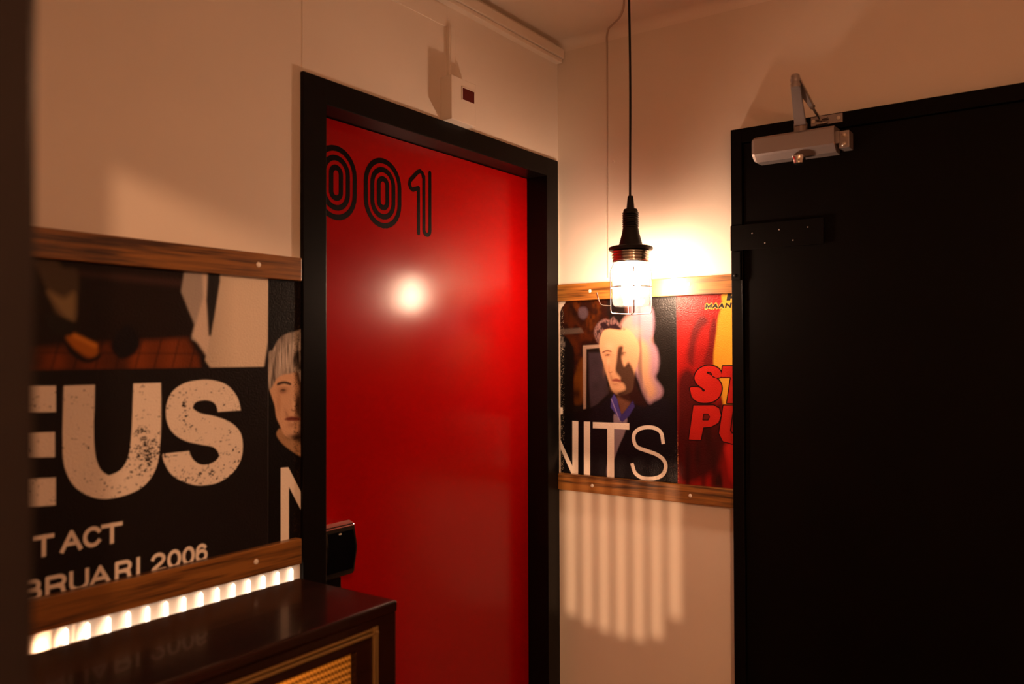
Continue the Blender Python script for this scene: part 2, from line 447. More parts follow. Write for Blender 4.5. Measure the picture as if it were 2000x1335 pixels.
# ------------------------------------------------------------------ oak rails with screw caps
def rail(name, bm, m, caps, axis):
    r = struct(name, bm, m)
    for c in caps:
        part('screw_cap', lathe(bmesh.new(), [(0.0055, 0.0), (0.0052, 0.0012 if axis == 'x' else -0.0012), (0.003, 0.0022 if axis == 'x' else -0.0022), (0.0, 0.0025 if axis == 'x' else -0.0025)], c, 18, axis), M['plug'], r, True)
    return r
rail('trim_3', B(0, 0.02, -2.05, -1.0835, H + 0.1615, H + 0.2115, 0.002), M['oak_y'], [(0.02, -1.198, H + 0.187), (0.02, -1.66, H + 0.187)], 'x')
rail('trim_4', B(0, 0.02, -2.05, -1.0835, H - 0.4511, H - 0.3963, 0.002), M['oak_y'], [(0.02, -1.203, H - 0.422), (0.02, -1.66, H - 0.422)], 'x')
rail('trim_5', B(0.0, 0.600, -0.02, 0.0, H + 0.1711, H + 0.2254, 0.002), M['oak_x'], [(0.130, -0.02, H + 0.199), (0.462, -0.02, H + 0.203)], 'y')
rail('trim_6', B(0.0, 0.600, -0.02, 0.0, H - 0.4349, H - 0.3827, 0.002), M['oak_x'], [(0.135, -0.02, H - 0.412), (0.462, -0.02, H - 0.412)], 'y')

# ------------------------------------------------------------------ printed posters
SH = {
 'U': [(-1582.8,-50.4),(-1529.3,-50.4),(-1530.0,-94.1),(-1530.8,-129.6),(-1527.9,-172.7),(-1518.7,-198.7),(-1503.9,-211.2),(-1481.4,-203.0),(-1468.0,-182.4),(-1462.4,-146.0),(-1460.1,-98.0),(-1458.8,-50.4),(-1404.5,-50.5),(-1403.8,-101.2),(-1405.2,-158.3),(-1413.2,-207.0),(-1437.4,-238.0),(-1477.4,-251.0),(-1522.1,-249.2),(-1561.3,-225.2),(-1580.4,-188.1),(-1584.0,-142.8),(-1583.5,-91.1)],
 'S': [(-1227.6,-112.2),(-1236.3,-84.6),(-1258.3,-61.0),(-1287.9,-49.9),(-1319.0,-47.5),(-1355.6,-52.9),(-1381.4,-68.6),(-1392.9,-92.2),(-1392.8,-121.0),(-1380.1,-145.1),(-1354.2,-162.8),(-1318.6,-173.8),(-1291.1,-181.4),(-1279.3,-194.7),(-1281.7,-204.6),(-1295.6,-212.2),(-1318.5,-212.7),(-1336.5,-200.8),(-1345.4,-183.2),(-1401.4,-183.5),(-1396.7,-201.2),(-1379.8,-226.2),(-1345.2,-246.1),(-1318.4,-253.1),(-1281.5,-252.3),(-1248.2,-238.0),(-1228.7,-215.3),(-1222.5,-186.7),(-1228.8,-157.0),(-1253.3,-134.4),(-1291.2,-119.7),(-1322.2,-111.8),(-1337.9,-101.9),(-1332.3,-91.3),(-1313.2,-87.3),(-1297.1,-90.0),(-1286.6,-97.6),(-1281.9,-112.1)],
 'E1': [(-1641.9,-48.5),(-1595.5,-50.0),(-1595.2,-93.8),(-1643.2,-91.8)],
 'E2': [(-1641.5,-125.3),(-1596.8,-127.2),(-1596.5,-169.2),(-1642.8,-165.3)],
 'E3': [(-1642.7,-200.3),(-1595.1,-203.6),(-1594.9,-249.9),(-1642.4,-246.1)],
 'legA': [(-1635.0,155.8),(-1602.1,164.1),(-1583.8,149.7),(-1562.4,147.4),(-1558.2,119.0),(-1562.1,88.8),(-1563.4,64.2),(-1575.4,61.1),(-1596.5,71.1),(-1607.0,102.6),(-1617.3,123.1),(-1625.0,143.6)],
 'legB': [(-1609.6,107.7),(-1583.5,98.5),(-1564.9,107.7),(-1564.7,64.2),(-1575.4,62.5),(-1591.3,76.7)],
 'boot': [(-1611.9,70.5),(-1575.4,61.1),(-1562.0,50.7),(-1559.2,31.7),(-1575.3,31.4),(-1596.3,39.1),(-1609.3,49.5)],
 'shoe': [(-1579.2,31.4),(-1564.6,34.9),(-1548.2,26.3),(-1528.8,18.3),(-1523.6,7.2),(-1531.5,-1.1),(-1545.3,0.3),(-1564.5,12.6)],
 'sole': [(-1581.9,23.3),(-1575.2,23.3),(-1556.3,3.1),(-1539.8,-5.2),(-1521.6,4.4),(-1520.2,-2.6),(-1537.0,-12.1),(-1553.5,-9.2),(-1572.5,4.4)],
 'floor': [(-1646.6,10.9),(-1596.2,17.8),(-1500.3,24.1),(-1440.4,27.6),(-1349.6,33.3),(-1325.3,-5.0),(-1321.8,-26.1),(-1634.1,-24.2),(-1658.5,-25.0)],
 'cuff': [(-1500.3,24.1),(-1471.0,55.9),(-1446.6,30.5),(-1452.6,7.2),(-1476.7,-5.6),(-1492.9,1.6)],
 'clothA': [(-1353.4,178.2),(-1304.7,182.5),(-1304.6,135.6),(-1308.0,107.2),(-1291.8,64.0),(-1306.0,-2.0),(-1316.6,19.8),(-1341.0,31.9),(-1334.2,59.7),(-1363.4,122.6)],
 'clothA2': [(-1318.9,181.3),(-1304.7,182.5),(-1304.6,135.6),(-1308.0,107.2),(-1291.8,64.0),(-1306.0,-2.0),(-1330.6,28.9),(-1339.3,38.0),(-1315.1,113.1)],
 'clothB': [(-1277.6,185.0),(-1158.4,195.6),(-1159.1,128.3),(-1160.6,27.6),(-1170.3,-25.2),(-1298.8,-24.6),(-1310.6,-8.8),(-1297.1,38.7),(-1290.0,76.6),(-1277.5,146.9)],
 'tableEdge': [(-1622.5,146.4),(-1356.7,144.4),(-1356.6,132.2),(-1622.5,141.2)],
 'hair': [(-1159.8,-53.4),(-1162.8,-23.7),(-1157.8,6.0),(-1146.8,12.0),(-1135.7,30.0),(-1117.0,43.6),(-1094.0,50.1),(-1038.5,53.1),(-1038.5,-56.8),(-1078.4,-37.2),(-1101.6,-39.8),(-1131.9,-45.2),(-1154.0,-71.5)],
 'face': [(-1156.9,-65.4),(-1150.4,-38.8),(-1124.4,-21.2),(-1038.5,-19.1),(-1038.4,-169.7),(-1070.4,-176.4),(-1097.6,-180.3),(-1118.2,-169.5),(-1128.0,-150.7),(-1137.7,-132.0),(-1142.2,-107.8),(-1150.3,-86.5)],
 'faceshade': [(-1086.2,-27.8),(-1038.5,-19.1),(-1038.4,-188.5),(-1093.8,-180.6),(-1078.2,-166.6),(-1076.7,-142.1),(-1084.5,-123.1),(-1081.4,-98.7),(-1078.3,-74.2)],
 'neck': [(-1137.7,-167.9),(-1128.0,-156.7),(-1109.1,-173.3),(-1086.0,-181.3),(-1038.4,-182.2),(-1038.4,-232.3),(-1070.3,-222.7),(-1101.4,-204.3),(-1124.2,-187.1)],
 'brow': [(-1134.8,-58.9),(-1116.8,-55.8),(-1100.0,-60.0),(-1100.0,-64.9),(-1118.3,-61.2),(-1134.8,-64.4)],
 'eye': [(-1131.8,-73.5),(-1120.6,-69.0),(-1107.7,-73.1),(-1107.7,-79.8),(-1121.3,-82.3),(-1130.3,-78.3)],
 'nose': [(-1100.0,-110.0),(-1089.2,-116.7),(-1078.3,-114.8),(-1078.3,-121.0),(-1090.7,-122.8),(-1101.5,-116.0)],
 'mouth': [(-1115.2,-136.5),(-1097.7,-132.7),(-1074.3,-137.3),(-1074.3,-142.8),(-1097.7,-142.5),(-1113.7,-139.6)],
 'fringe': [(-1158.4,-41.6),(-1146.7,-6.0),(-1101.7,24.3),(-1066.6,30.8),(-1038.5,24.8),(-1038.5,-56.8),(-1061.0,-40.6),(-1070.5,-59.0),(-1079.9,-27.9),(-1093.9,-36.9),(-1109.3,-27.5),(-1124.4,-42.4),(-1139.3,-48.0),(-1152.5,-65.6)],
 'fringeD': [(-1086.2,6.0),(-1058.6,12.2),(-1038.5,6.0),(-1038.5,-44.2),(-1062.6,-40.6),(-1070.5,-32.4),(-1082.3,-34.0),(-1090.1,-18.6)],
 'Na': [(-1126.2,-240.5),(-1105.6,-241.7),(-1052.9,-330.1),(-1052.9,-369.6),(-1104.1,-283.8),(-1104.0,-407.3),(-1126.0,-403.2)],
 'bgbrown': [(-81.6,253.7),(122.6,242.3),(177.4,173.0),(176.7,34.7),(107.5,29.3),(100.0,-62.2),(71.2,-148.5),(-83.5,-191.1)],
 'bgo1': [(51.5,190.6),(143.1,174.4),(156.7,137.6),(128.7,77.7),(72.5,97.3),(36.8,147.8)],
 'bgo2': [(64.5,-62.6),(93.2,-13.4),(96.0,-147.8),(49.8,-149.2)],
 'vase': [(79.9,146.3),(104.6,148.5),(111.5,126.9),(97.4,112.0),(79.7,121.7)],
 'table': [(-14.8,80.6),(86.7,84.7),(97.2,69.2),(-14.8,61.8)],
 'man2': [(-44.6,68.5),(14.6,64.4),(43.5,42.3),(61.3,5.1),(57.3,-87.3),(49.5,-210.8),(-45.9,-214.9)],
 'man2h': [(-44.6,71.7),(5.8,67.7),(18.2,55.0),(27.5,30.0),(14.3,11.5),(-44.8,24.4)],
 'frameO': [(93.4,28.2),(159.6,31.2),(159.5,20.4),(106.0,17.1),(103.7,-173.2),(93.8,-175.3)],
 'frameI': [(114.4,4.9),(156.0,4.7),(176.1,-61.4),(186.0,-121.2),(120.4,-177.4),(115.3,-86.4)],
 'jacket': [(120.3,-189.6),(155.1,-158.1),(196.0,-132.9),(242.6,-155.3),(301.2,-153.4),(383.3,-133.6),(407.5,-195.5),(406.3,-377.3),(112.2,-402.4)],
 'jacket2': [(-1.4,-206.8),(155.1,-158.1),(413.9,-149.8),(412.4,-388.1),(-2.4,-424.6)],
 'mface': [(154.7,16.8),(156.3,59.0),(176.9,79.8),(214.1,85.0),(257.1,75.2),(289.5,33.5),(289.2,-13.4),(275.9,-60.3),(269.1,-107.4),(249.4,-122.6),(222.9,-127.4),(197.5,-112.0),(179.5,-67.4),(168.1,-31.4)],
 'mshade': [(218.4,16.4),(225.1,25.2),(237.0,22.2),(231.6,-7.4),(240.0,-37.0),(256.5,-25.2),(275.9,-60.3),(282.2,-95.4),(301.4,-130.1),(314.0,-158.8),(249.3,-143.3),(216.2,-123.4),(242.9,-108.0),(236.4,-90.4),(221.8,-84.7),(226.5,-72.8),(209.9,-52.1),(213.5,-19.3)],
 'mhair': [(134.2,68.5),(146.1,95.5),(170.3,110.0),(190.6,106.5),(204.2,115.1),(224.1,93.7),(243.9,75.4),(204.0,82.2),(183.7,83.8),(166.6,73.9),(156.2,53.0),(149.3,35.0)],
 'mhairD': [(156.5,95.3),(173.6,100.9),(187.2,88.5),(210.8,94.0),(230.7,75.7),(190.5,79.5),(168.7,78.1)],
 'meyeL': [(169.6,-2.6),(181.9,3.4),(193.4,-0.2),(190.0,-6.2),(176.4,-7.4)],
 'mbrowL': [(164.2,7.7),(179.9,13.6),(195.5,10.6),(195.5,6.4),(179.9,8.8),(165.6,3.5)],
 'meyeR': [(228.9,3.2),(240.2,8.0),(250.1,4.4),(243.5,-0.3),(231.6,-1.5)],
 'mnose': [(186.4,-37.4),(191.2,-28.3),(193.8,-49.3),(189.7,-61.3),(185.0,-54.1)],
 'mmouth': [(197.7,-79.1),(213.2,-75.3),(226.5,-79.9),(228.4,-85.8),(213.1,-85.4),(199.7,-83.9)],
 'swirl': [(277.4,180.6),(316.0,161.4),(336.2,131.6),(341.0,96.7),(337.6,62.0),(328.0,38.9),(346.9,21.3),(356.1,-13.4),(352.7,-48.0),(345.0,-71.1),(368.0,-105.3),(361.6,-128.5),(339.5,-140.6),(323.6,-148.0),(304.6,-118.3),(292.0,-83.6),(281.1,-60.3),(269.6,-36.9),(264.5,-1.6),(270.0,45.5),(267.1,104.4),(264.1,151.7)],
 'bridge': [(224.1,75.8),(250.8,116.7),(302.9,121.0),(328.2,73.7),(337.3,15.6),(327.4,-48.2),(301.8,-60.1),(276.1,-36.9),(250.1,-1.6),(230.4,22.2)],
 'swirlc': [(283.1,45.3),(315.2,33.2),(327.7,-7.6),(327.4,-59.8),(346.0,-111.5),(326.9,-135.2),(307.9,-106.6),(295.3,-66.0),(282.6,-25.1)],
 'swirld': [(241.3,182.2),(293.6,174.0),(290.2,144.9),(270.5,116.1),(250.8,122.6),(241.1,152.5)],
 'collL': [(192.5,-165.8),(194.7,-138.9),(204.2,-123.7),(214.8,-138.3),(222.6,-167.8),(230.5,-188.2),(222.4,-203.4),(205.9,-180.3)],
 'collR': [(222.4,-203.4),(230.5,-188.2),(249.1,-166.9),(268.9,-142.7),(275.3,-160.1),(255.6,-190.2),(242.3,-202.5),(232.4,-210.1)],
 'mneck': [(214.9,-127.6),(249.4,-122.6),(263.7,-142.8),(249.1,-166.9),(230.5,-185.3),(222.7,-161.8)],
 'shirt': [(203.8,-186.3),(230.4,-203.1),(249.0,-196.4),(242.1,-238.0),(222.0,-280.5),(205.0,-323.1),(181.1,-384.6),(177.9,-349.0),(198.5,-299.8),(203.5,-239.9)],
 'nN1': [(-16.3,-251.1),(7.1,-274.8),(52.3,-358.4),(53.0,-213.7),(75.2,-214.0),(73.6,-383.1),(48.6,-383.2),(1.9,-293.7),(-16.4,-276.1)],
 'nI': [(95.7,-213.7),(118.8,-213.3),(117.9,-383.1),(94.8,-383.2)],
 'nT': [(128.6,-214.1),(256.7,-211.9),(256.6,-231.9),(204.2,-232.2),(203.4,-382.7),(179.1,-383.5),(179.9,-232.8),(128.5,-233.5)],
 'nS': [(368.8,-263.1),(362.8,-236.4),(345.3,-224.1),(321.3,-221.2),(294.3,-226.6),(274.8,-241.0),(271.5,-262.9),(282.4,-282.7),(313.2,-292.4),(344.8,-300.8),(368.5,-314.6),(377.1,-334.1),(369.5,-357.5),(350.7,-370.5),(325.4,-376.1),(296.7,-375.0),(275.4,-362.1),(266.4,-339.4)],
 'nIhi': [(-15.9,-169.8),(17.1,-171.8),(17.0,-192.3),(-16.0,-193.6)],
 'fold1': [(490.1,111.6),(465.7,81.7),(453.2,35.9),(448.7,-17.8),(466.9,-33.1),(473.4,24.2),(489.8,69.8),(513.9,95.8)],
 'fold2': [(529.8,102.9),(517.7,69.2),(513.4,23.9),(497.1,-29.1),(524.9,-29.0),(531.2,23.7),(537.5,80.1)],
 'lowdark': [(419.5,-72.0),(460.7,-48.4),(528.1,-138.2),(555.4,-144.8),(546.4,-309.8),(442.2,-378.6),(409.6,-319.6),(414.6,-188.0)],
 'yellow': [(561.6,176.9),(555.5,139.7),(543.5,106.3),(537.3,61.3),(529.0,-2.6),(530.7,-47.8),(546.1,-77.7),(553.5,-130.0),(566.9,-148.2),(646.4,-145.6),(648.9,172.9)],
 'ybot': [(566.1,-256.2),(645.7,-233.3),(644.7,-361.0),(584.5,-366.2),(569.6,-311.8)],
 'rS': [(550.1,-66.4),(551.0,-53.3),(540.5,-40.2),(520.9,-34.0),(499.1,-36.0),(478.9,-48.3),(469.9,-67.4),(474.7,-84.5),(488.6,-95.7),(501.4,-104.9),(495.8,-108.8),(485.4,-98.4),(457.5,-98.2),(457.1,-109.7),(462.2,-126.8),(478.3,-138.9),(502.3,-142.0),(528.1,-136.3),(545.8,-120.8),(552.6,-100.0),(548.0,-81.4),(534.4,-68.5),(516.8,-60.0),(508.1,-55.6),(510.9,-51.8),(521.6,-54.7),(526.6,-67.5)],
 'rScnt': [(496.1,-58.8),(506.9,-56.4),(516.8,-58.5),(525.4,-67.5),(512.8,-66.1),(500.9,-64.0)],
 'rT': [(556.1,-35.3),(639.8,-34.8),(635.9,-65.3),(602.0,-65.7),(590.0,-140.0),(567.8,-140.0),(579.9,-66.0),(551.3,-66.4)],
 'rP': [(466.5,-150.8),(528.0,-148.7),(543.6,-156.5),(549.3,-176.8),(541.3,-197.8),(519.7,-210.0),(495.8,-213.1),(487.6,-250.3),(451.2,-250.8)],
 'rPc': [(498.1,-175.1),(510.0,-174.6),(514.7,-182.0),(509.9,-190.9),(495.2,-191.5)],
 'rU': [(557.3,-147.8),(586.1,-146.8),(576.0,-218.5),(581.7,-227.5),(593.2,-221.4),(616.5,-145.8),(646.4,-144.8),(627.2,-223.3),(608.2,-250.1),(581.5,-255.3),(554.6,-249.5),(543.8,-227.6)],
 'maan': [(503.0,130.2),(578.6,129.5),(576.8,148.2),(505.6,148.4)],
 'rF': [(567.4,176.7),(603.8,175.0),(603.6,154.6),(562.2,156.3)],
}

class Print:
    """a picture drawn into the colour attribute of the poster's own mesh; a runs along the wall, z up, both in mm"""
    def __init__(s, a0, a1, z0, z1, res, base):
        s.a0, s.a1, s.z0, s.z1 = a0, a1, z0, z1
        s.na = int((a1 - a0) / res) + 1; s.nz = int((z1 - z0) / res) + 1
        s.res = res
        s.A, s.Z = np.meshgrid(np.linspace(a0, a1, s.na), np.linspace(z0, z1, s.nz))
        s.C = np.zeros((s.nz, s.na, 3)); s.C[:] = base
        s.rng = np.random.RandomState(7)
    def noise(s, la, lz, seed=0):
        r = np.random.RandomState(seed)
        ga = r.rand(int((s.z1 - s.z0) / lz) + 3, int((s.a1 - s.a0) / la) + 3)
        fa = (s.A - s.a0) / la; fz = (s.Z - s.z0) / lz
        i = fz.astype(int); j = fa.astype(int); u = fa - j; v = fz - i
        u = u * u * (3 - 2 * u); v = v * v * (3 - 2 * v)
        return (ga[i, j] * (1 - u) + ga[i, j + 1] * u) * (1 - v) + (ga[i + 1, j] * (1 - u) + ga[i + 1, j + 1] * u) * v
    def win(s, P, pad):
        x = P[:, 0]; y = P[:, 1]
        j0 = max(0, int((x.min() - pad - s.a0) / s.res)); j1 = min(s.na, int((x.max() + pad - s.a0) / s.res) + 2)
        i0 = max(0, int((y.min() - pad - s.z0) / s.res)); i1 = min(s.nz, int((y.max() + pad - s.z0) / s.res) + 2)
        return slice(i0, i1), slice(j0, j1)
    @staticmethod
    def dist(X, Y, P, closed):
        D = np.full(X.shape, 1e9); n = len(P)
        for k in range(n if closed else n - 1):
            x0, y0 = P[k]; x1, y1 = P[(k + 1) % n]; dx, dy = x1 - x0, y1 - y0
            t = np.clip(((X - x0) * dx + (Y - y0) * dy) / (dx * dx + dy * dy + 1e-9), 0, 1)
            D = np.minimum(D, (X - x0 - t * dx) ** 2 + (Y - y0 - t * dy) ** 2)
        return np.sqrt(D)
    def blend(s, W, al, col, mask=None):
        if mask is not None: al = al * mask[W]
        c = np.array(col) if not callable(col) else col(s.A[W], s.Z[W])
        s.C[W] = s.C[W] * (1 - al[..., None]) + c * al[..., None]
    def poly(s, P, col, soft=0.9, smooth=False, grow=0.0, mask=None):
        if smooth: P = smooth_path(P, 5, True)
        P = np.array(P, float); W = s.win(P, soft + abs(grow) + 1)
        X, Y = s.A[W], s.Z[W]
        if X.size == 0: return
        D = s.dist(X, Y, P, True); ins = np.zeros(X.shape, bool); n = len(P)
        for k in range(n):
            x0, y0 = P[k]; x1, y1 = P[(k + 1) % n]
            if y0 == y1: continue
            c = ((y0 > Y) != (y1 > Y)) & (X < (x1 - x0) * (Y - y0) / (y1 - y0) + x0)
            ins ^= c
        sd = np.where(ins, -D, D) - grow
        s.blend(W, np.clip(0.5 - sd / soft, 0, 1), col, mask)
    def spot(s, c, rx, rz, col, al, rot=0.0):
        """soft airbrushed dab of ink"""
        ca, sa = math.cos(math.radians(rot)), math.sin(math.radians(rot))
        X = s.A - c[0]; Z_ = s.Z - c[1]
        u = (X * ca + Z_ * sa) / rx; v = (-X * sa + Z_ * ca) / rz
        g = (al * np.exp(-(u * u + v * v)))[..., None]
        s.C = s.C * (1 - g) + np.array(col) * g
    def blur(s, mm):
        k = max(1, int(round(mm / s.res)))
        for ax in (0, 1):
            for _ in range(2):
                pad = [(0, 0)] * 3; pad[ax] = (k, k)
                c = np.cumsum(np.pad(s.C, pad, mode='edge'), axis=ax)
                z0_ = np.zeros_like(np.take(c, [0], axis=ax)); c = np.concatenate([z0_, c], axis=ax)
                n = s.C.shape[ax]; w_ = 2 * k + 1
                s.C = (np.take(c, range(w_, w_ + n), axis=ax) - np.take(c, range(0, n), axis=ax)) / w_
    def line(s, P, wd, col, soft=0.9, smooth=False, mask=None, square=False):
        if smooth: P = smooth_path(P, 6)
        P = np.array(P, float); W = s.win(P, wd + soft)
        X, Y = s.A[W], s.Z[W]
        if X.size == 0: return
        if square:
            d0 = P[0] - P[1]; d0 /= np.linalg.norm(d0); d1 = P[-1] - P[-2]; d1 /= np.linalg.norm(d1)
            P = P.copy(); P[0] += d0 * wd / 2; P[-1] += d1 * wd / 2
        D = s.dist(X, Y, P, False) - wd / 2
        if square:
            for e, d in ((P[0], d0), (P[-1], d1)):
                t = (X - e[0]) * d[0] + (Y - e[1]) * d[1]
                near = np.hypot(X - e[0], Y - e[1]) < wd
                D = np.where(near, np.maximum(D, t), D)
        s.blend(W, np.clip(0.5 - D / soft, 0, 1), col, mask)
    def build(s, name, side, label, back=0.0008, front=0.0025):
        nz, na = s.nz, s.na; n = nz * na
        co = np.zeros((n + 8, 3)); a = s.A.ravel() / 1000; zz = s.Z.ravel() / 1000 + H
        def put(av, zv, d):
            return np.stack([np.full_like(av, d), av, zv], 1) if side == 'L' else np.stack([av, np.full_like(av, -d), zv], 1)
        co[:n] = put(a, zz, front)
        ca = np.array([s.a0, s.a1, s.a1, s.a0]) / 1000; cz = np.array([s.z0, s.z0, s.z1, s.z1]) / 1000 + H
        co[n:n + 4] = put(ca, cz, front); co[n + 4:] = put(ca, cz, back)
        idx = np.arange(n).reshape(nz, na)
        q = np.stack([idx[:-1, :-1], idx[:-1, 1:], idx[1:, 1:], idx[1:, :-1]], -1).reshape(-1, 4)
        if side == 'R': pass
        ex = [[n + k, n + (k + 1) % 4, n + 4 + (k + 1) % 4, n + 4 + k] for k in range(4)] + [[n + 4, n + 5, n + 6, n + 7]]
        q = np.vstack([q, np.array(ex)])
        base = co.mean(0); base[2] = co[:, 2].min()
        co -= base
        me = bpy.data.meshes.new(name)
        me.vertices.add(len(co)); me.vertices.foreach_set('co', co.ravel())
        me.loops.add(q.size); me.loops.foreach_set('vertex_index', q.ravel().astype(np.int32))
        me.polygons.add(len(q)); me.polygons.foreach_set('loop_start', np.arange(0, q.size, 4, dtype=np.int32))
        me.update(calc_edges=True)
        at = me.color_attributes.new('print', 'FLOAT_COLOR', 'POINT')
        cc = np.ones((len(co), 4)); cc[:n, :3] = s.C.reshape(-1, 3); cc[n:, :3] = 0.35
        at.data.foreach_set('color', cc.ravel())
        me.materials.append(M['print'])
        o = link(name, me); o.location = base
        tag(o, label, 'poster'); return o

# a plain bold grotesque drawn from strokes; every glyph fits a 1 x 1 box
def arc(cx, cy, rx, ry, a0, a1, n=10):
    return [(cx + rx * math.cos(math.radians(a)), cy + ry * math.sin(math.radians(a))) for a in np.linspace(a0, a1, n)]
GLYPH = {
 'T': [[(0, 1), (1, 1)], [(.5, 1), (.5, 0)]],
 'A': [[(0, 0), (.5, 1), (1, 0)], [(.2, .33), (.8, .33)]],
 'C': [arc(.52, .5, .52, .5, 38, 322, 22)],
 'B': [[(0, 0), (0, 1), (.62, 1)] + arc(.62, .76, .30, .24, 90, -90, 8) + [(0, .52)], [(.62, .52)] + arc(.66, .26, .34, .26, 90, -90, 8) + [(0, 0)]],
 'R': [[(0, 0), (0, 1), (.62, 1)] + arc(.66, .74, .32, .26, 90, -90, 8) + [(0, .48)], [(.62, .48), (.88, .36), (.92, .12), (1, 0)]],
 'U': [[(0, 1), (0, .36)] + arc(.5, .36, .5, .36, 180, 360, 12) + [(1, 1)]],
 'I': [[(.5, 0), (.5, 1)]],
 '2': [arc(.5, .70, .46, .30, 165, -10, 10) + [(.80, .48), (.12, .14), (.04, 0), (1, 0)]],
 '0': [arc(.5, .5, .48, .5, 90, 450, 24)],
 '6': [arc(.5, .66, .42, .34, 35, 180, 8) + [(.05, .45)] + arc(.5, .32, .45, .32, 180, 540, 20)],
 'M': [[(0, 0), (0, 1), (.5, .1), (1, 1), (1, 0)]],
 'N': [[(0, 0), (0, 1), (1, 0), (1, 1)]],
}
def glyph(pr, ch, a0, a1, z0, z1, st, col, slant=0.0, soft=0.9, mask=None):
    h = st / 2
    for path in GLYPH[ch]:
        P = []
        for x, y in path:
            X = a0 + h + x * (a1 - a0 - st); Z_ = z0 + h + y * (z1 - z0 - st)
            P.append((X + slant * (Z_ - z0), Z_))
        pr.line(P, st, col, soft, mask=mask, square=len(P) < 24)

paper = rgb('e9ddcf'); black = (0.010, 0.007, 0.007)

# --- the big black poster on the left wall
pr = Print(-1750, -1160, -400, 166, 1.3, black)
pr.poly([(-1750, -24), (-1160, -24), (-1160, 170), (-1750, 170)], rgb('1c100c'), 1.0)
n1 = pr.noise(30, 30, 3)
pr.poly(SH['floor'], lambda a, z_: np.array(rgb('6e3312')) * (0.55 + 0.9 * ((np.sin(a * 0.09) * 0.5 + 0.5) * 0.4 + 0.3))[..., None], 12, mask=np.clip(n1 * 1.3 + 0.3, 0, 1))
for k in range(9):
    a = -1640 + k * 37
    pr.line([(a + 14, 30), (a, -22)], 2.0, rgb('1a0a06'), 1.6)
pr.line([(-1680, 6), (-1250, 3)], 1.8, rgb('2a1208'), 2.5)
pr.poly(SH['cuff'], rgb('120b0e'), 6, smooth=True)
pr.poly(SH['tableEdge'], rgb('3a2420'), 14)
pr.poly(SH['legA'], rgb('4a3c2c'), 9, smooth=True); pr.poly(SH['legB'], rgb('86704e'), 12, smooth=True)
pr.poly(SH['boot'], rgb('1d1712'), 5, smooth=True); pr.poly(SH['sole'], rgb('140c08'), 3, smooth=True)
pr.poly(SH['shoe'], rgb('a8621a'), 7, smooth=True); pr.line([SH['shoe'][1], SH['shoe'][3]], 6, rgb('d9892c'), 8)
pr.poly(SH['clothA'], rgb('a59a92'), 3); pr.poly(SH['clothA2'], rgb('d0bfb0'), 6)
pr.poly([SH['clothB'][0], SH['clothB'][-1], SH['clothB'][-2], SH['clothB'][-3], (SH['clothB'][-3][0] - 6, SH['clothB'][-3][1]), SH['clothA'][3], SH['clothA'][1]], rgb('23201f'), 3)
pr.poly(SH['clothB'], lambda a, z_: np.array(rgb('ddcdb9')) * (1 - 0.25 * np.clip((-1240 - a) / 60, 0, 1))[..., None], 2)
pr.blur(1.3)
pr.poly([(-1750, -24), (-1160, -24), (-1160, -400), (-1750, -400)], black, 0.9)
f1 = pr.noise(2.6, 1.8, 11); f2 = pr.noise(7, 5, 12); f3 = pr.noise(40, 40, 13)
def wear(ca, cz, sa, sz, amt, base):
    dens = base + amt * np.exp(-((pr.A - ca) / sa) ** 2 - ((pr.Z - cz) / sz) ** 2)
    return dens
dens = wear(-1432, -178, 30, 34, 0.56, 0.10) + 0.25 * np.exp(-((pr.A + 1310) / 75) ** 2 - ((pr.Z + 238) / 22) ** 2) \
     + 0.30 * np.exp(-((pr.A + 1355) / 10) ** 2 - ((pr.Z + 100) / 45) ** 2) + 0.18 * np.exp(-((pr.A + 1262) / 30) ** 2 - ((pr.Z + 190) / 40) ** 2) \
     + 0.16 * np.exp(-((pr.A + 1460) / 40) ** 2 - ((pr.Z + 225) / 25) ** 2)
keep = np.clip((f1 * 0.6 + f2 * 0.4 - (0.12 + dens * 0.62)) * 12 + 0.5, 0, 1)
for k in ('E1', 'E2', 'E3'): pr.poly(SH[k], paper, 1.2, mask=keep)
pr.poly([(-1695, -48), (-1645, -48), (-1645, -252), (-1695, -252)], paper, 1.2)
pr.poly(soft_outline(SH['U']), paper, 1.2, mask=keep); pr.poly(soft_outline(SH['S']), paper, 1.2, mask=keep)
for ch, a0, a1 in (('T', -1630, -1597), ('A', -1587, -1550), ('C', -1549, -1516), ('T', -1517, -1478)):
    glyph(pr, ch, a0, a1, -332, -296, 7.0, paper, soft=1.3)
for ch, a0, a1 in (('B', -1648, -1616), ('R', -1611, -1576), ('U', -1572, -1538), ('A', -1538, -1499), ('R', -1492, -1460), ('I', -1454, -1442), ('2', -1424, -1393), ('0', -1391, -1361), ('0', -1360, -1332), ('6', -1332, -1303)):
    glyph(pr, ch, a0, a1, -402, -366, 6.8, paper, soft=1.3)
pr.build('poster', 'L', 'large black poster on the left wall with huge worn cream letters and a shoe')

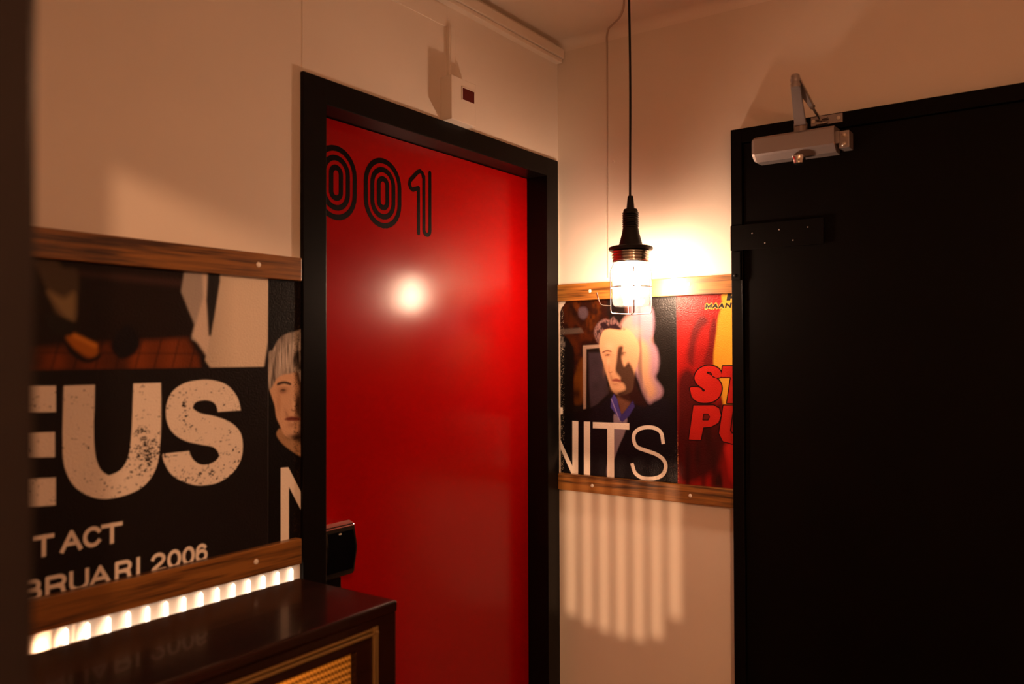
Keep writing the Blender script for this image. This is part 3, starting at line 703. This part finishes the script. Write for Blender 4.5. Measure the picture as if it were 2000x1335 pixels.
# --- narrow poster of a grey-haired man beside the red door
def px(name, k): return SH[name][k]
pr = Print(-1159.3, -1071.8, -400, 166, 0.7, rgb('0e0a09'))
sp = pr.noise(1.5, 1.5, 5)
pr.poly(SH['neck'], rgb('a5805f'), 3, smooth=True)
pr.poly(SH['face'], rgb('cfa585'), 2.5, smooth=True)
ey = np.mean(SH['eye'], 0); mo = np.mean(SH['mouth'], 0); no = np.mean(SH['nose'], 0); fc = np.mean(SH['face'], 0)
sk = rgb('8a5f46'); dk = rgb('2a1812')
pr.spot((ey[0], ey[1] + 1), 13, 7, sk, 0.75)                      # eye socket
pr.spot((ey[0] - 12, ey[1] - 26), 6, 22, rgb('b08666'), 0.6)       # cheek edge
pr.spot((mo[0] - 14, mo[1] + 8), 4, 14, sk, 0.55, 20)
pr.spot((mo[0], mo[1] - 13), 12, 5, sk, 0.45)
pr.spot((fc[0] + 2, ey[1] + 16), 14, 6, rgb('e2bd9c'), 0.5)
pr.spot((no[0] - 2, no[1] + 8), 3.2, 12, rgb('e6c2a2'), 0.6)
pr.spot((no[0] + 9, no[1] + 14), 6, 26, dk, 0.92)
pr.poly(SH['faceshade'], dk, 10, smooth=True, mask=np.full_like(sp, 0.88))
pr.spot((mo[0] + 6, mo[1] - 38), 20, 6, dk, 0.7)
for k, c in (('brow', '38261c'), ('mouth', '7c4034')): pr.poly(SH[k], rgb(c), 2.0, smooth=True)
pr.line([(ey[0] - 8, ey[1] - 1), (ey[0] - 2, ey[1] + 2.6), (ey[0] + 7, ey[1] + 0.5)], 1.6, rgb('1c100c'), 1.2, smooth=True)
pr.spot((ey[0], ey[1]), 3.0, 2.2, rgb('140b08'), 0.95)
pr.line([(ey[0] - 7, ey[1] - 3), (ey[0], ey[1] - 4.6), (ey[0] + 7, ey[1] - 3)], 0.9, rgb('6e4a38'), 1.4, smooth=True)
pr.line([(no[0] - 8, no[1] - 1), (no[0] - 2, no[1] - 4), (no[0] + 6, no[1] - 2)], 1.8, rgb('5c3a2a'), 2, smooth=True)
pr.line([(mo[0] - 12, mo[1]), (mo[0], mo[1] + 1.5), (mo[0] + 12, mo[1] + .5)], 1.0, rgb('3a1a14'), 1.2, smooth=True)
hair_n = pr.noise(1.8, 26, 9); hn2 = pr.noise(5, 40, 19)
pr.poly(SH['hair'], rgb('9b8f84'), 4, smooth=True); pr.poly(SH['fringe'], rgb('b3a69a'), 5, smooth=True)
for k in ('hair', 'fringe'):
    pr.poly(SH[k], rgb('3c322c'), 4, smooth=True, mask=np.clip((hair_n * 0.6 + hn2 * 0.4 - 0.48) * 3, 0, 0.85))
    pr.poly(SH[k], rgb('d8cdc2'), 4, smooth=True, mask=np.clip((0.36 - hair_n) * 3, 0, 0.6))
pr.poly(SH['fringeD'], rgb('1c1411'), 7, smooth=True, mask=np.clip(0.4 + hn2, 0, 1))
pr.blur(0.8)
pr.poly([(-1092, -400), (-1071, -400), (-1071, 166), (-1092, 166)], rgb('33261d'), 5, mask=np.clip((sp - 0.74) * 20, 0, 1))
pr.poly(SH['Na'], paper, 0.9)
pr.build('poster', 'L', 'narrow poster strip of a grey-haired man, left of the red door frame')

# --- portrait poster behind the lamp
pr = Print(6, 414.3, -386, 175, 0.85, rgb('120e0c'))
n1 = pr.noise(22, 26, 21); n2 = pr.noise(60, 70, 22); n3 = pr.noise(9, 12, 23)
full = np.ones_like(n1)
pr.poly(SH['bgbrown'], rgb('1f0c07'), 14, smooth=True); pr.poly(SH['bgbrown'], rgb('401a08'), 14, smooth=True, mask=np.clip((n1 * 0.7 + n3 * 0.3 - 0.42) * 2.2, 0, 1))
pr.poly(SH['bgo1'], rgb('4a2208'), 16, smooth=True, mask=np.clip(n3 * 1.5, 0, 1)); pr.poly(SH['bgo2'], rgb('5a300a'), 10, smooth=True, mask=np.clip(n1 * 1.2, 0, 1))
pr.poly(SH['bgo1'], rgb('160a08'), 22, smooth=True, mask=np.clip((n1 - 0.45) * 4, 0, 0.8))
pr.poly(SH['vase'], rgb('4b3c42'), 9, smooth=True); pr.poly(SH['table'], rgb('4a3c34'), 6)
pr.poly(SH['man2'], rgb('0f0908'), 6, smooth=True); pr.poly(SH['man2h'], rgb('6a5f58'), 6, smooth=True, mask=np.clip((pr.noise(3, 9, 4) - 0.35) * 2.5, 0, 1))
pr.poly(SH['frameI'], rgb('362b32'), 7, mask=0.7 + 0.3 * n1); pr.poly(SH['frameO'], rgb('8f7768'), 2.4)
pr.poly(SH['jacket2'], rgb('0b080a'), 7); pr.poly(SH['jacket'], rgb('120d13'), 8, smooth=True)
pr.poly(SH['shirt'], rgb('7c6c76'), 4, smooth=True)
pr.poly(SH['mneck'], rgb('5f3c2c'), 5, smooth=True)
pr.poly(SH['swirld'], rgb('4a2c26'), 10, smooth=True)
pr.poly(SH['bridge'], rgb('a87c74'), 16, smooth=True); pr.poly(SH['swirl'], rgb('93707c'), 13, smooth=True); pr.poly(SH['swirlc'], rgb('b98c6c'), 20, smooth=True)
pr.poly(SH['swirl'], rgb('3a2630'), 16, smooth=True, mask=np.clip((pr.noise(16, 120, 61) - 0.55) * 2.2, 0, 0.55))
pr.spot((SH['mface'][4][0] + 14, SH['mface'][4][1] - 8), 26, 20, rgb('b98c78'), 0.8)
pr.poly(SH['mface'], rgb('c4946f'), 5.0, smooth=True)
el = np.mean(SH['meyeL'], 0); er = np.mean(SH['meyeR'], 0); nn = np.mean(SH['mnose'], 0); mm = np.mean(SH['mmouth'], 0)
sk = rgb('8a583e'); dk = rgb('26110f')
pr.spot((el[0], el[1] + 1), 12, 6, sk, 0.7); pr.spot((el[0] - 8, el[1] - 30), 6, 26, rgb('a87a58'), 0.5, -8)
pr.spot((el[0] + 2, el[1] - 22), 8, 12, rgb('dcb08c'), 0.45); pr.spot((el[0] + 6, el[1] + 26), 18, 14, rgb('d9ad8a'), 0.5)
pr.spot((mm[0] - 18, mm[1] + 8), 4, 16, sk, 0.55, 18); pr.spot((mm[0] - 2, mm[1] - 12), 12, 5, sk, 0.5)
pr.spot((mm[0] - 4, mm[1] - 26), 14, 8, rgb('c09270'), 0.5); pr.spot((mm[0] + 6, mm[1] - 42), 30, 9, dk, 0.6, -15)
pr.poly(SH['mshade'], dk, 9, smooth=True, mask=full * 0.93)
pr.spot((er[0] - 5, er[1] - 2), 9, 7, dk, 0.7)
for k, c in (('mbrowL', '6b4433'), ('mmouth', '8a4a3c')): pr.poly(SH[k], rgb(c), 2.6, smooth=True)
pr.line([(el[0] - 7, el[1] - 2), (el[0], el[1] + 1.6), (el[0] + 7, el[1] + 1)], 1.8, rgb('2a1410'), 1.3, smooth=True)
pr.spot((el[0] + 1, el[1] - .5), 2.8, 1.8, rgb('180b09'), 0.9)
pr.line([(er[0] - 6, er[1]), (er[0] + 1, er[1] + 2.2), (er[0] + 8, er[1] + 1)], 1.8, rgb('2a1410'), 1.3, smooth=True)
pr.line([(nn[0] - 3, nn[1] - 9), (nn[0] + 2, nn[1] - 12), (nn[0] + 9, nn[1] - 9)], 2.0, rgb('7a4a36'), 2.0, smooth=True)
pr.spot((nn[0] - 2, nn[1] + 4), 2.6, 12, rgb('9c6c4e'), 0.5)
pr.line([(mm[0] - 9, mm[1] - .5), (mm[0] + 2, mm[1] + 1), (mm[0] + 11, mm[1] - 1)], 1.1, rgb('48201a'), 1.2, smooth=True)
hn = pr.noise(3.4, 9, 31)
pr.poly(SH['mhair'], rgb('7c5c58'), 6, smooth=True, mask=np.clip(0.35 + hn, 0, 1)); pr.poly(SH['mhair'], rgb('1e1214'), 5, smooth=True, mask=np.clip((hn - 0.5) * 4, 0, 0.9))
pr.poly(SH['mhairD'], rgb('231418'), 5, smooth=True)
pr.poly(SH['collL'], rgb('40367a'), 2.5); pr.poly(SH['collR'], rgb('332a64'), 2.5)
pr.line([SH['collL'][1], SH['collL'][-2]], 2.0, rgb('a08eae'), 2)
pr.blur(1.0)
for k in ('nN1', 'nI', 'nT', 'nIhi'): pr.poly(SH[k], paper, 0.9)
pr.line(SH['nS'], 11.6, paper, 0.9, smooth=True, square=True)
sp = pr.noise(1.6, 2.2, 77)
pr.poly([(6, -386), (22, -386), (24, 60), (18, 175), (6, 175)], rgb('b9a894'), 4, mask=np.clip((sp - 0.80) * 18, 0, 1))
pr.poly([(6, -386), (8.5, -386), (8.5, 175), (6, 175)], rgb('cdbfae'), 0.8)
pr.poly([(6, 140), (6, 175), (34, 175), (20, 156), (14, 152), (10, 140)], rgb('cdbfae'), 1.5)
pr.poly([(340, -386), (414, -386), (414, -250), (400, -290)], rgb('453d34'), 10, mask=np.clip((sp - 0.80) * 14, 0, 1))
pr.build('poster', 'B', 'poster behind the lamp, portrait of a man in dark jacket above thin cream letters')

# --- red and yellow poster
pr = Print(414.8, 601, -386, 175, 0.85, rgb('8a120d'))
n1 = pr.noise(16, 90, 41); n2 = pr.noise(40, 60, 42)
full = [(410, -390), (605, -390), (605, 180), (410, 180)]
pr.poly(full, rgb('7a0d0a'), 5, mask=np.clip((n1 - 0.45) * 1.6, 0, 1))
pr.poly(SH['fold1'], rgb('3d0807'), 14, smooth=True, mask=np.full_like(n1, 0.8)); pr.poly(SH['fold2'], rgb('4c0907'), 9, smooth=True, mask=np.full_like(n1, 0.75))
pr.poly(SH['lowdark'], rgb('240808'), 22, smooth=True, mask=np.full_like(n1, 0.85))
pr.poly([(410, -390), (605, -390), (605, -250), (500, -200), (410, -250)], rgb('2e0a08'), 30, mask=np.clip((n1 - 0.25) * 2, 0, 1))
pr.poly(SH['yellow'], lambda a, z_: np.array(rgb('d89a2c')) * (0.75 + 0.25 * np.clip((a - 540) / 40, 0, 1))[..., None], 7, smooth=True)
pr.poly(SH['ybot'], rgb('c0201a'), 16, smooth=True)
ink = rgb('14090a'); red = rgb('ac1f17')
for k in ('rS', 'rT'): pr.poly(SH[k], ink, 1.0, smooth=(k == 'rS'), grow=3.2)
for k in ('rP', 'rU'): pr.poly(SH[k], ink, 1.0, smooth=False, grow=3.2)
pr.poly(SH['rT'], red, 1.0); pr.poly(SH['rS'], red, 1.0, smooth=True, grow=-0.4)
pr.poly(SH['rU'], red, 1.0); pr.poly(SH['rP'], red, 1.0)
pr.poly(SH['rPc'], ink, 1.0, grow=2.0); pr.poly(SH['rPc'], rgb('5a1410'), 1.0, grow=-0.6)
for ch, a0, a1 in (('M', 502, 524), ('A', 524, 543), ('A', 543, 561), ('N', 562, 582)):
    glyph(pr, ch, a0, a1, 129.5, 147.5, 8.2, rgb('d8a83c'), slant=0.22)
for ch, a0, a1 in (('M', 503.5, 523), ('A', 525, 542), ('A', 543.5, 560.5), ('N', 563, 581)):
    glyph(pr, ch, a0, a1, 131, 146, 4.9, (0.01, 0.008, 0.008), slant=0.22)
pr.poly([(568, 152), (573, 180), (603, 180), (603, 172), (584, 172), (583, 165), (600, 165), (600, 158), (581, 158), (580, 152)], rgb('d8a83c'), 1.0, grow=1.8)
pr.poly([(568, 152), (573, 180), (603, 180), (603, 172), (584, 172), (583, 165), (600, 165), (600, 158), (581, 158), (580, 152)], (0.01, 0.008, 0.008), 1.0)
pr.poly([(414.8, -386), (417, -386), (417, -230), (414.8, -230)], rgb('d08a60'), 1.0, mask=np.clip((pr.noise(1.5, 1.8, 8) - 0.6) * 10, 0, 1))
pr.build('poster', 'B', 'red and yellow poster with outlined red letters, next to the black door')

# ------------------------------------------------------------------ pendant cage lamp
LX, LY = 0.3525, -0.1750
def lpart(name, bm, m, parent, smooth=False):
    for v in bm.verts:
        if v.co.z < H + 0.6: v.co.z = H + (v.co.z - H) * 1.008
    return part(name, bm, m, parent, smooth)
lamp = empty('pendant_lamp', (LX, LY, H + 0.10), 'black caged work lamp lit and hanging on a black cord before the back wall', 'lamp')
path = [(LX, LY, H + 0.44 + (ZC - H - 0.44) * t) for t in np.linspace(0, 1, 30)]
path = [(x + 0.0012 * math.sin(zz * 9), y, zz) for x, y, zz in path]
lpart('cord', tube(bmesh.new(), path, 0.0033, 12), M['rubber'], lamp, True)
hp = [(0.0, .447), (0.0075, .446), (0.0085, .440), (0.0110, .412), (0.0125, .410), (0.0185, .409), (0.0205, .405)]
zz = .400
for k in range(7):
    hp += [(0.0207, zz), (0.0232, zz - 0.0015), (0.0232, zz - 0.004), (0.0212, zz - 0.0055)]; zz -= 0.0062
hp += [(0.0225, .354), (0.0250, .340), (0.0345, .304)]
handle = lpart('handle', lathe(bmesh.new(), [(r, h + H) for r, h in hp], (LX, LY, 0), 40), M['rubber'], lamp, True)
lpart('collar', lathe(bmesh.new(), [(0.03, .306), (0.055, .3035), (0.0615, .301), (0.0632, .297), (0.061, .2925), (0.05, .291), (0.03, .291)][::-1] and
     [(r, h + H) for r, h in [(0.02, .305), (0.055, .3035), (0.0615, .301), (0.0632, .297), (0.061, .2925), (0.02, .291)]], (LX, LY, 0), 48), M['rubber'], lamp, True)
rp = [(0.046, .2915)]
zz = .2905
for k in range(4):
    rp += [(0.0500, zz), (0.0555 - 0.001 * k, zz - 0.002), (0.0555 - 0.001 * k, zz - 0.005), (0.0500, zz - 0.0072)]; zz -= 0.0078
rp += [(0.047, zz), (0.0455, zz), (0.0455, .2915)]
bm = bmesh.new(); lathe(bm, [(r, h + H) for r, h in rp], (LX, LY, 0), 48)
lpart('screw_ring', bm, M['steel'], lamp, True)
jp = [(0.0440, .285), (0.0440, .2520), (0.0450, .247), (0.0505, .238), (0.0530, .228), (0.0530, .150), (0.0510, .140), (0.0460, .1345), (0.0, .1335)]
lpart('glass_jar', lathe(bmesh.new(), [(r, h + H) for r, h in jp], (LX, LY, 0), 48), M['glass'], lamp, True)
bp_ = [(0.0, .1625), (0.012, .1650), (0.0215, .1730), (0.0270, .1850), (0.0285, .1980), (0.0265, .2120), (0.0200, .2280), (0.0145, .2420), (0.0135, .262)]
bp_ = [(r_, h_ - 0.010 if h_ < .25 else h_) for r_, h_ in bp_]
bulb = lpart('bulb', lathe(bmesh.new(), [(r, h + H) for r, h in bp_], (LX, LY, 0), 32), M['bulb'], lamp, True)
lpart('bulb_socket', lathe(bmesh.new(), [(0.016, .291 + H), (0.016, .262 + H), (0.0, .262 + H)], (LX, LY, 0), 24), M['rubber'], lamp, True)
bm = bmesh.new()
ca = math.radians(35)
vdir = [(math.cos(ca + k * math.pi / 2), math.sin(ca + k * math.pi / 2)) for k in range(4)]
def cage(k0):
    d = vdir[k0]; out = []
    for r, h in [(0.049, .262), (0.049, .252), (0.0565, .236), (0.0580, .228), (0.0580, .125), (0.0565, .1175), (0.052, .1145), (0.0, .112)]:
        out.append((LX + d[0] * r, LY + d[1] * r, H + h))
    return out
for k in range(4): tube(bm, cage(k), 0.0017, 8)
tube(bm, [(LX + 0.0590 * math.cos(a), LY + 0.0590 * math.sin(a), H + .188) for a in np.linspace(0, 2 * math.pi, 40, endpoint=False)], 0.0014, 8, True)
tube(bm, [(LX + 0.0500 * math.cos(a), LY + 0.0500 * math.sin(a), H + .259) for a in np.linspace(0, 2 * math.pi, 40, endpoint=False)], 0.0014, 8, True)
lpart('wire_cage', bm, M['wire'], lamp, True)
bm = bmesh.new()
lft = Vector((-math.cos(ca), -math.sin(ca), 0)); ex = Vector((0, 0, 0))
for o_ in (-0.003, 0.003):
    y_ = Vector((-lft.y, lft.x, 0)) * o_ * 1.0
    P0 = Vector((LX, LY, H)) + y_
    tube(bm, [tuple(P0 + lft * 0.058 + Vector((0, 0, .135))), tuple(P0 + lft * 0.078 + Vector((0, 0, .137))), tuple(P0 + lft * 0.088 + Vector((0, 0, .141))),
              tuple(P0 + lft * 0.093 + Vector((0, 0, .155))), tuple(P0 + lft * 0.0975 + Vector((0, 0, .174)))], 0.0015, 8)
lpart('hook', bm, M['steel'], lamp, True)

# ------------------------------------------------------------------ call box with its cable duct above the red door
det = empty('signal_box', (0, -0.54, H + 0.627), 'cream wall box with a small dark red window above the red door', 'box')
part('housing', B(0, 0.040, -0.594, -0.487, H + 0.627, H + 0.745, 0.0018), M['gloss_white'], det)
part('red_window', B(0.0385, 0.0408, -0.5485, -0.4935 - 0.003, H + 0.690, H + 0.722, 0.0005), M['red_window'], det)
bm = bmesh.new(); box(bm, 0.0395, 0.0415, -0.552, -0.5485, H + 0.688, H + 0.724)
box(bm, 0.0395, 0.0415, -0.552, -0.494, H + 0.7215, H + 0.7245)
part('window_frame', bm, M['gloss_white'], det)
bm = bmesh.new(); box(bm, 0, 0.011, -0.5675, -0.5435, H + 0.745, H + 0.889, 0.001); box(bm, 0.0105, 0.0125, -0.5625, -0.5485, H + 0.746, H + 0.888, 0.0006)
tag(obj('cable_duct', bm, M['gloss_white']), 'short vertical cream cable duct above the wall box', 'duct')
bm = bmesh.new(); box(bm, 0, 0.004, -2.04, -0.5675, H + 0.887, H + 0.942, 0.0015)
tag(obj('cover_strip', bm, M['plaster']), 'flat painted strip along the left wall under the ceiling duct', 'strip')
bm = bmesh.new(); box(bm, 0, 0.030, -2.04, -0.006, H + 0.960, H + 0.990, 0.002); box(bm, 0, 0.024, -2.04, -0.008, H + 0.946, H + 0.9585, 0.002)
box(bm, 0.0, 0.020, -2.04, -0.010, H + 0.955, H + 0.965)
tag(obj('cable_duct', bm, M['gloss_white']), 'long cream cable duct running under the ceiling above the red door', 'duct')
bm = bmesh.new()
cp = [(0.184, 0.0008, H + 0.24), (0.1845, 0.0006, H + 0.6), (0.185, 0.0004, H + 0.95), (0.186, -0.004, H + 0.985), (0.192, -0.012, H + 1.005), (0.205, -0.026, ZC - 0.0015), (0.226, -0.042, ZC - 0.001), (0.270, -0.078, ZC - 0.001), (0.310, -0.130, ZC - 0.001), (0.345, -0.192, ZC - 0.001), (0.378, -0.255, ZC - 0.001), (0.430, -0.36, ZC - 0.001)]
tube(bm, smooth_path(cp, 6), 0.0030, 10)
M['shaded_paint'] = mat('shaded_cable_paint', (0.52, 0.41, 0.33), 0.7, spec=0.15)  # darker than the wall: the cable's shadow line is put into its colour
tag(obj('cable', bm, M['shaded_paint'], smooth=True), 'thin painted-over cable running up the back wall onto the ceiling', 'cable')
tag(obj('nail', lathe(bmesh.new(), [(0.0022, 0.002), (0.0022, -0.006), (0.004, -0.007), (0.0, -0.008)], (0.2085, 0.0, H + 0.602), 12, 'y'), M['plaster'], smooth=True), 'small painted nail beside the cable on the back wall', 'nail')

# ------------------------------------------------------------------ door closer
cl = empty('door_closer', (0.80, -0.08, H + 0.515), 'silver hydraulic door closer with folded arm on top of the black door', 'door closer')
def prism_x(bm, prof, x0, x1, s0=1.0, s1=1.0):
    c = np.mean(prof, 0)
    a = [bm.verts.new((x0, c[0] + (p[0] - c[0]) * s0, c[1] + (p[1] - c[1]) * s0)) for p in prof]
    b = [bm.verts.new((x1, c[0] + (p[0] - c[0]) * s1, c[1] + (p[1] - c[1]) * s1)) for p in prof]
    n = len(prof)
    for i in range(n): bm.faces.new((a[i], a[(i + 1) % n], b[(i + 1) % n], b[i]))
    bm.faces.new(a[::-1]); bm.faces.new(b); return bm
bprof = [(-0.047, H + .516), (-0.085, H + .516), (-0.103, H + .529), (-0.108, H + .534), (-0.108, H + .574), (-0.102, H + .580), (-0.047, H + .582)]
bm = prism_x(bmesh.new(), bprof, 0.688, 0.893)
prism_x(bm, bprof, 0.680, 0.688, 0.86, 1.0)
part('body', bm, M['silver'], cl)
part('end_lug', B(0.893, 0.903, -0.096, -0.047, H + .535, H + .566, 0.001), M['silver'], cl)
br = part('mounting_bracket', B(0.900, 0.926, -0.0900, -0.047, H + .523, H + .567, 0.002), M['silver'], cl)
for zz in (.533, .556):
    part('screw', lathe(bmesh.new(), [(0.0062, 0.0), (0.0062, -0.001), (0.004, -0.003), (0.0015, -0.0035), (0.001, -0.002), (0.0, -0.002)], (0.913, -0.090, H + zz), 16, 'y'), M['screw'], br, True)
part('valve_cap', lathe(bmesh.new(), [(0.017, H + .518), (0.017, H + .508), (0.015, H + .505), (0.0135, H + .498), (0.008, H + .495), (0.0, H + .4945)], (0.800, -0.090, 0), 28), M['chrome'], cl, True)
HUB = Vector((0.803, -0.082, H + .598)); ELB = Vector((0.884, -0.405, H + .607)); SHOE = Vector((0.852, -0.067, H + .606))
def bar(p, q, w0, w1, th):
    bm = bmesh.new(); p = Vector(p); q = Vector(q); d = (q - p).normalized(); s_ = d.cross(Vector((0, 0, 1))).normalized(); u_ = Vector((0, 0, 1))
    a = [bm.verts.new(p + s_ * w0 / 2 * i + u_ * th / 2 * j) for i, j in ((-1, -1), (1, -1), (1, 1), (-1, 1))]
    b = [bm.verts.new(q + s_ * w1 / 2 * i + u_ * th / 2 * j) for i, j in ((-1, -1), (1, -1), (1, 1), (-1, 1))]
    for i in range(4): bm.faces.new((a[i], a[(i + 1) % 4], b[(i + 1) % 4], b[i]))
    bm.faces.new(a[::-1]); bm.faces.new(b)
    bmesh.ops.bevel(bm, geom=list(bm.edges), offset=0.0012, segments=2, affect='EDGES')
    return bm
arm = part('main_arm', bar(HUB, ELB, 0.030, 0.021, 0.007), M['silver'], cl)
bm = lathe(bmesh.new(), [(0.017, H + .580), (0.017, H + .604), (0.012, H + .608), (0.0, H + .608)], (HUB.x, HUB.y, 0), 24)
part('spindle', bm, M['silver'], cl, True)
bm = lathe(bmesh.new(), [(0.0, H + .598), (0.0095, H + .599), (0.0105, H + .606), (0.0085, H + .612), (0.0095, H + .614), (0.0095, H + .626), (0.007, H + .629), (0.0, H + .629)], (ELB.x, ELB.y, 0), 24)
part('elbow_joint', bm, M['silver'], cl, True)
mid = ELB.lerp(SHOE, 0.60)
part('forearm', bar(ELB + Vector((0, 0, .010)), mid + Vector((0, 0, 0.004)), 0.022, 0.011, 0.009), M['silver'], cl)
bm = tube(bmesh.new(), [tuple(mid - (SHOE - ELB) * 0.03 + Vector((0, 0, .004))), tuple(mid + Vector((0, 0, .004))), tuple(mid + (SHOE - ELB) * 0.02 + Vector((0, 0, .004)))], 0.0075, 6)
part('lock_nut', bm, M['steel'], cl)
part('threaded_rod', tube(bmesh.new(), [tuple(mid + Vector((0, 0, .004))), tuple(SHOE)], 0.0036, 10), M['steel'], cl, True)
bm = B(0.822, 0.902, -0.0555, -0.0515, H + .599, H + .6225, 0.001)
box(bm, 0.838, 0.868, -0.075, -0.0550, H + .597, H + .601); box(bm, 0.838, 0.868, -0.075, -0.0550, H + .610, H + .614)
shoe = part('fixing_shoe', bm, M['silver'], cl)
for xx in (0.829, 0.892):
    part('screw', lathe(bmesh.new(), [(0.0055, 0.0), (0.005, -0.0015), (0.002, -0.0022), (0.0, -0.0022)], (xx, -0.0555, H + .611), 14, 'y'), M['screw'], shoe, True)

# ------------------------------------------------------------------ lit cabinet with slotted back and side
cb = empty('radio_cabinet', (0.20, -1.55, 0), 'dark lacquered cabinet with brass trim and glowing woven front, left of the red door', 'cabinet')
XB, XF, YE, YL, ZTOP = 0.062, 0.340, -1.126, -2.02, H - 0.465
part('top_panel', B(XB, XF + 0.002, YL, YE, ZTOP - 0.022, ZTOP, 0.006, 3), M['dark_wood'], cb)
bm = bmesh.new()                                          # back panel: vents high up
x0, x1 = XB + 0.006, XB + 0.011; zs0, zs1 = ZTOP - 0.145, ZTOP - 0.070
box(bm, x0, x1, YL + 0.005, YE - 0.006, 0.10, zs0)
y = YE - 0.022; box(bm, x0, x1, y, YE - 0.006, zs0, zs1)
while y > YL + 0.03:
    box(bm, x0, x1, y - 0.0199, y - 0.0085, zs0, zs1); y -= 0.0199
box(bm, x0, x1, YL + 0.005, YE - 0.006, zs1, ZTOP - 0.0225)
part('back_panel', bm, M['dark_wood'], cb)
bm = bmesh.new()                                          # end panel: seven tall slots ending on a curve
ya, yb = YE - 0.012, YE - 0.006
cx = [0.114, 0.1345, 0.155, 0.1755, 0.196, 0.2165, 0.237]; hw = 0.0052
box(bm, XB + 0.006, XF - 0.006, ya, yb, 0.10, H - .72); box(bm, XB + 0.006, XF - 0.006, ya, yb, H - .520, ZTOP - .0225)
edges = [XB + 0.006] + [e for c in cx for e in (c - hw, c + hw)] + [XF - 0.006]
for i in range(0, len(edges), 2): box(bm, edges[i], edges[i + 1], ya, yb, H - .72, H - .520)
for c, lo in zip(cx, (.694, .700, .704, .706, .706, .700, .676)): box(bm, c - hw, c + hw, ya, yb, H - .72, H - lo)
part('end_panel', bm, M['dark_wood'], cb)
part('left_panel', B(XB + 0.006, XF - 0.006, YL + 0.004, YL + 0.016, 0.10, ZTOP - .0225), M['dark_wood'], cb)
bm = bmesh.new()
GY, GZ = -1.231, H - 0.533
box(bm, XF - 0.016, XF - 0.002, GY, YE - 0.002, 0.10, ZTOP - .0225, 0.001); box(bm, XF - 0.016, XF - 0.002, YL, GY, GZ, ZTOP - .0225, 0.001)
box(bm, XF - 0.016, XF - 0.002, YL, GY, 0.10, 0.18); box(bm, XF - 0.016, XF - 0.002, YL, YL + 0.03, 0.18, GZ)
part('front_frame', bm, M['dark_wood'], cb)
bm = bmesh.new()
def molding(y0, y1, z0, z1, vert):
    if vert:
        box(bm, XF - 0.002, XF + 0.0035, y0, y0 + 0.0065, z0, z1, 0.0015); box(bm, XF - 0.002, XF + 0.002, y0 + 0.0095, y1, z0, z1, 0.0012)
    else:
        box(bm, XF - 0.002, XF + 0.0035, y0, y1, z0, z0 + 0.0055, 0.0015); box(bm, XF - 0.002, XF + 0.002, y0, y1, z0 + 0.0080, z1, 0.0012)
molding(-1.1915, -1.1775, 0.13, H - 0.500, True); molding(YL + 0.01, -1.1775, H - 0.5145, H - 0.5015, False)
part('brass_trim', bm, M['brass'], cb)
part('grille_cloth', B(XF - 0.020, XF - 0.017, YL + 0.02, GY + 0.004, 0.17, GZ + 0.003), M['cloth'], cb)
part('bottom_panel', B(XB + 0.006, XF - 0.004, YL + 0.004, YE - 0.006, 0.08, 0.10), M['dark_wood'], cb)
for x in (XB + 0.04, XF - 0.04):
    for y in (YL + 0.06, YE - 0.05):
        part('foot', lathe(bmesh.new(), [(0.014, 0.0), (0.02, 0.08)], (x, y, 0), 16), M['dark_wood'], cb, True)
bx = part('inner_bulb', lathe(bmesh.new(), [(0.0, -0.02), (0.006, -0.018), (0.008, -0.01), (0.0085, 0.0), (0.0085, 0.02), (0.0, 0.022)], (0.15, -1.73, H - .660), 16), M['gloss_white'], cb, True)
L = point_light('cabinet_lamp_light', (0.15, -1.73, H - .62), CAB_POWER, (1.0, 0.58, 0.33), 0.013)

# ------------------------------------------------------------------ row of small glowing tubes on the wall behind the cabinet
ls = empty('light_strip', (0.008, -1.36, H - 0.52), 'row of small glowing white tubes on the wall behind the cabinet', 'light strip')
M['tube'] = mat('tube_glow', (1, 1, 1), 0.5, emis=(1.0, 0.80, 0.62), es=4.0)
part('base_rail', B(0.0, 0.012, -1.64, -1.080, H - 0.530, H - 0.512, 0.001), M['gloss_white'], ls)
yy = -1.101
while yy > -1.60:
    part('tube', lathe(bmesh.new(), [(0.0, H - .512), (0.0034, H - .511), (0.0034, H - .462), (0.0, H - .458)], (0.0075, yy, 0), 12), M['tube'], ls, True)
    part('mini_bulb', lathe(bmesh.new(), [(0.0, H - .512), (0.0045, H - .509), (0.0055, H - .503), (0.0035, H - .494), (0.0, H - .489)], (0.0075, yy - 0.0135, 0), 12), M['tube'], ls, True)
    yy -= 0.0368
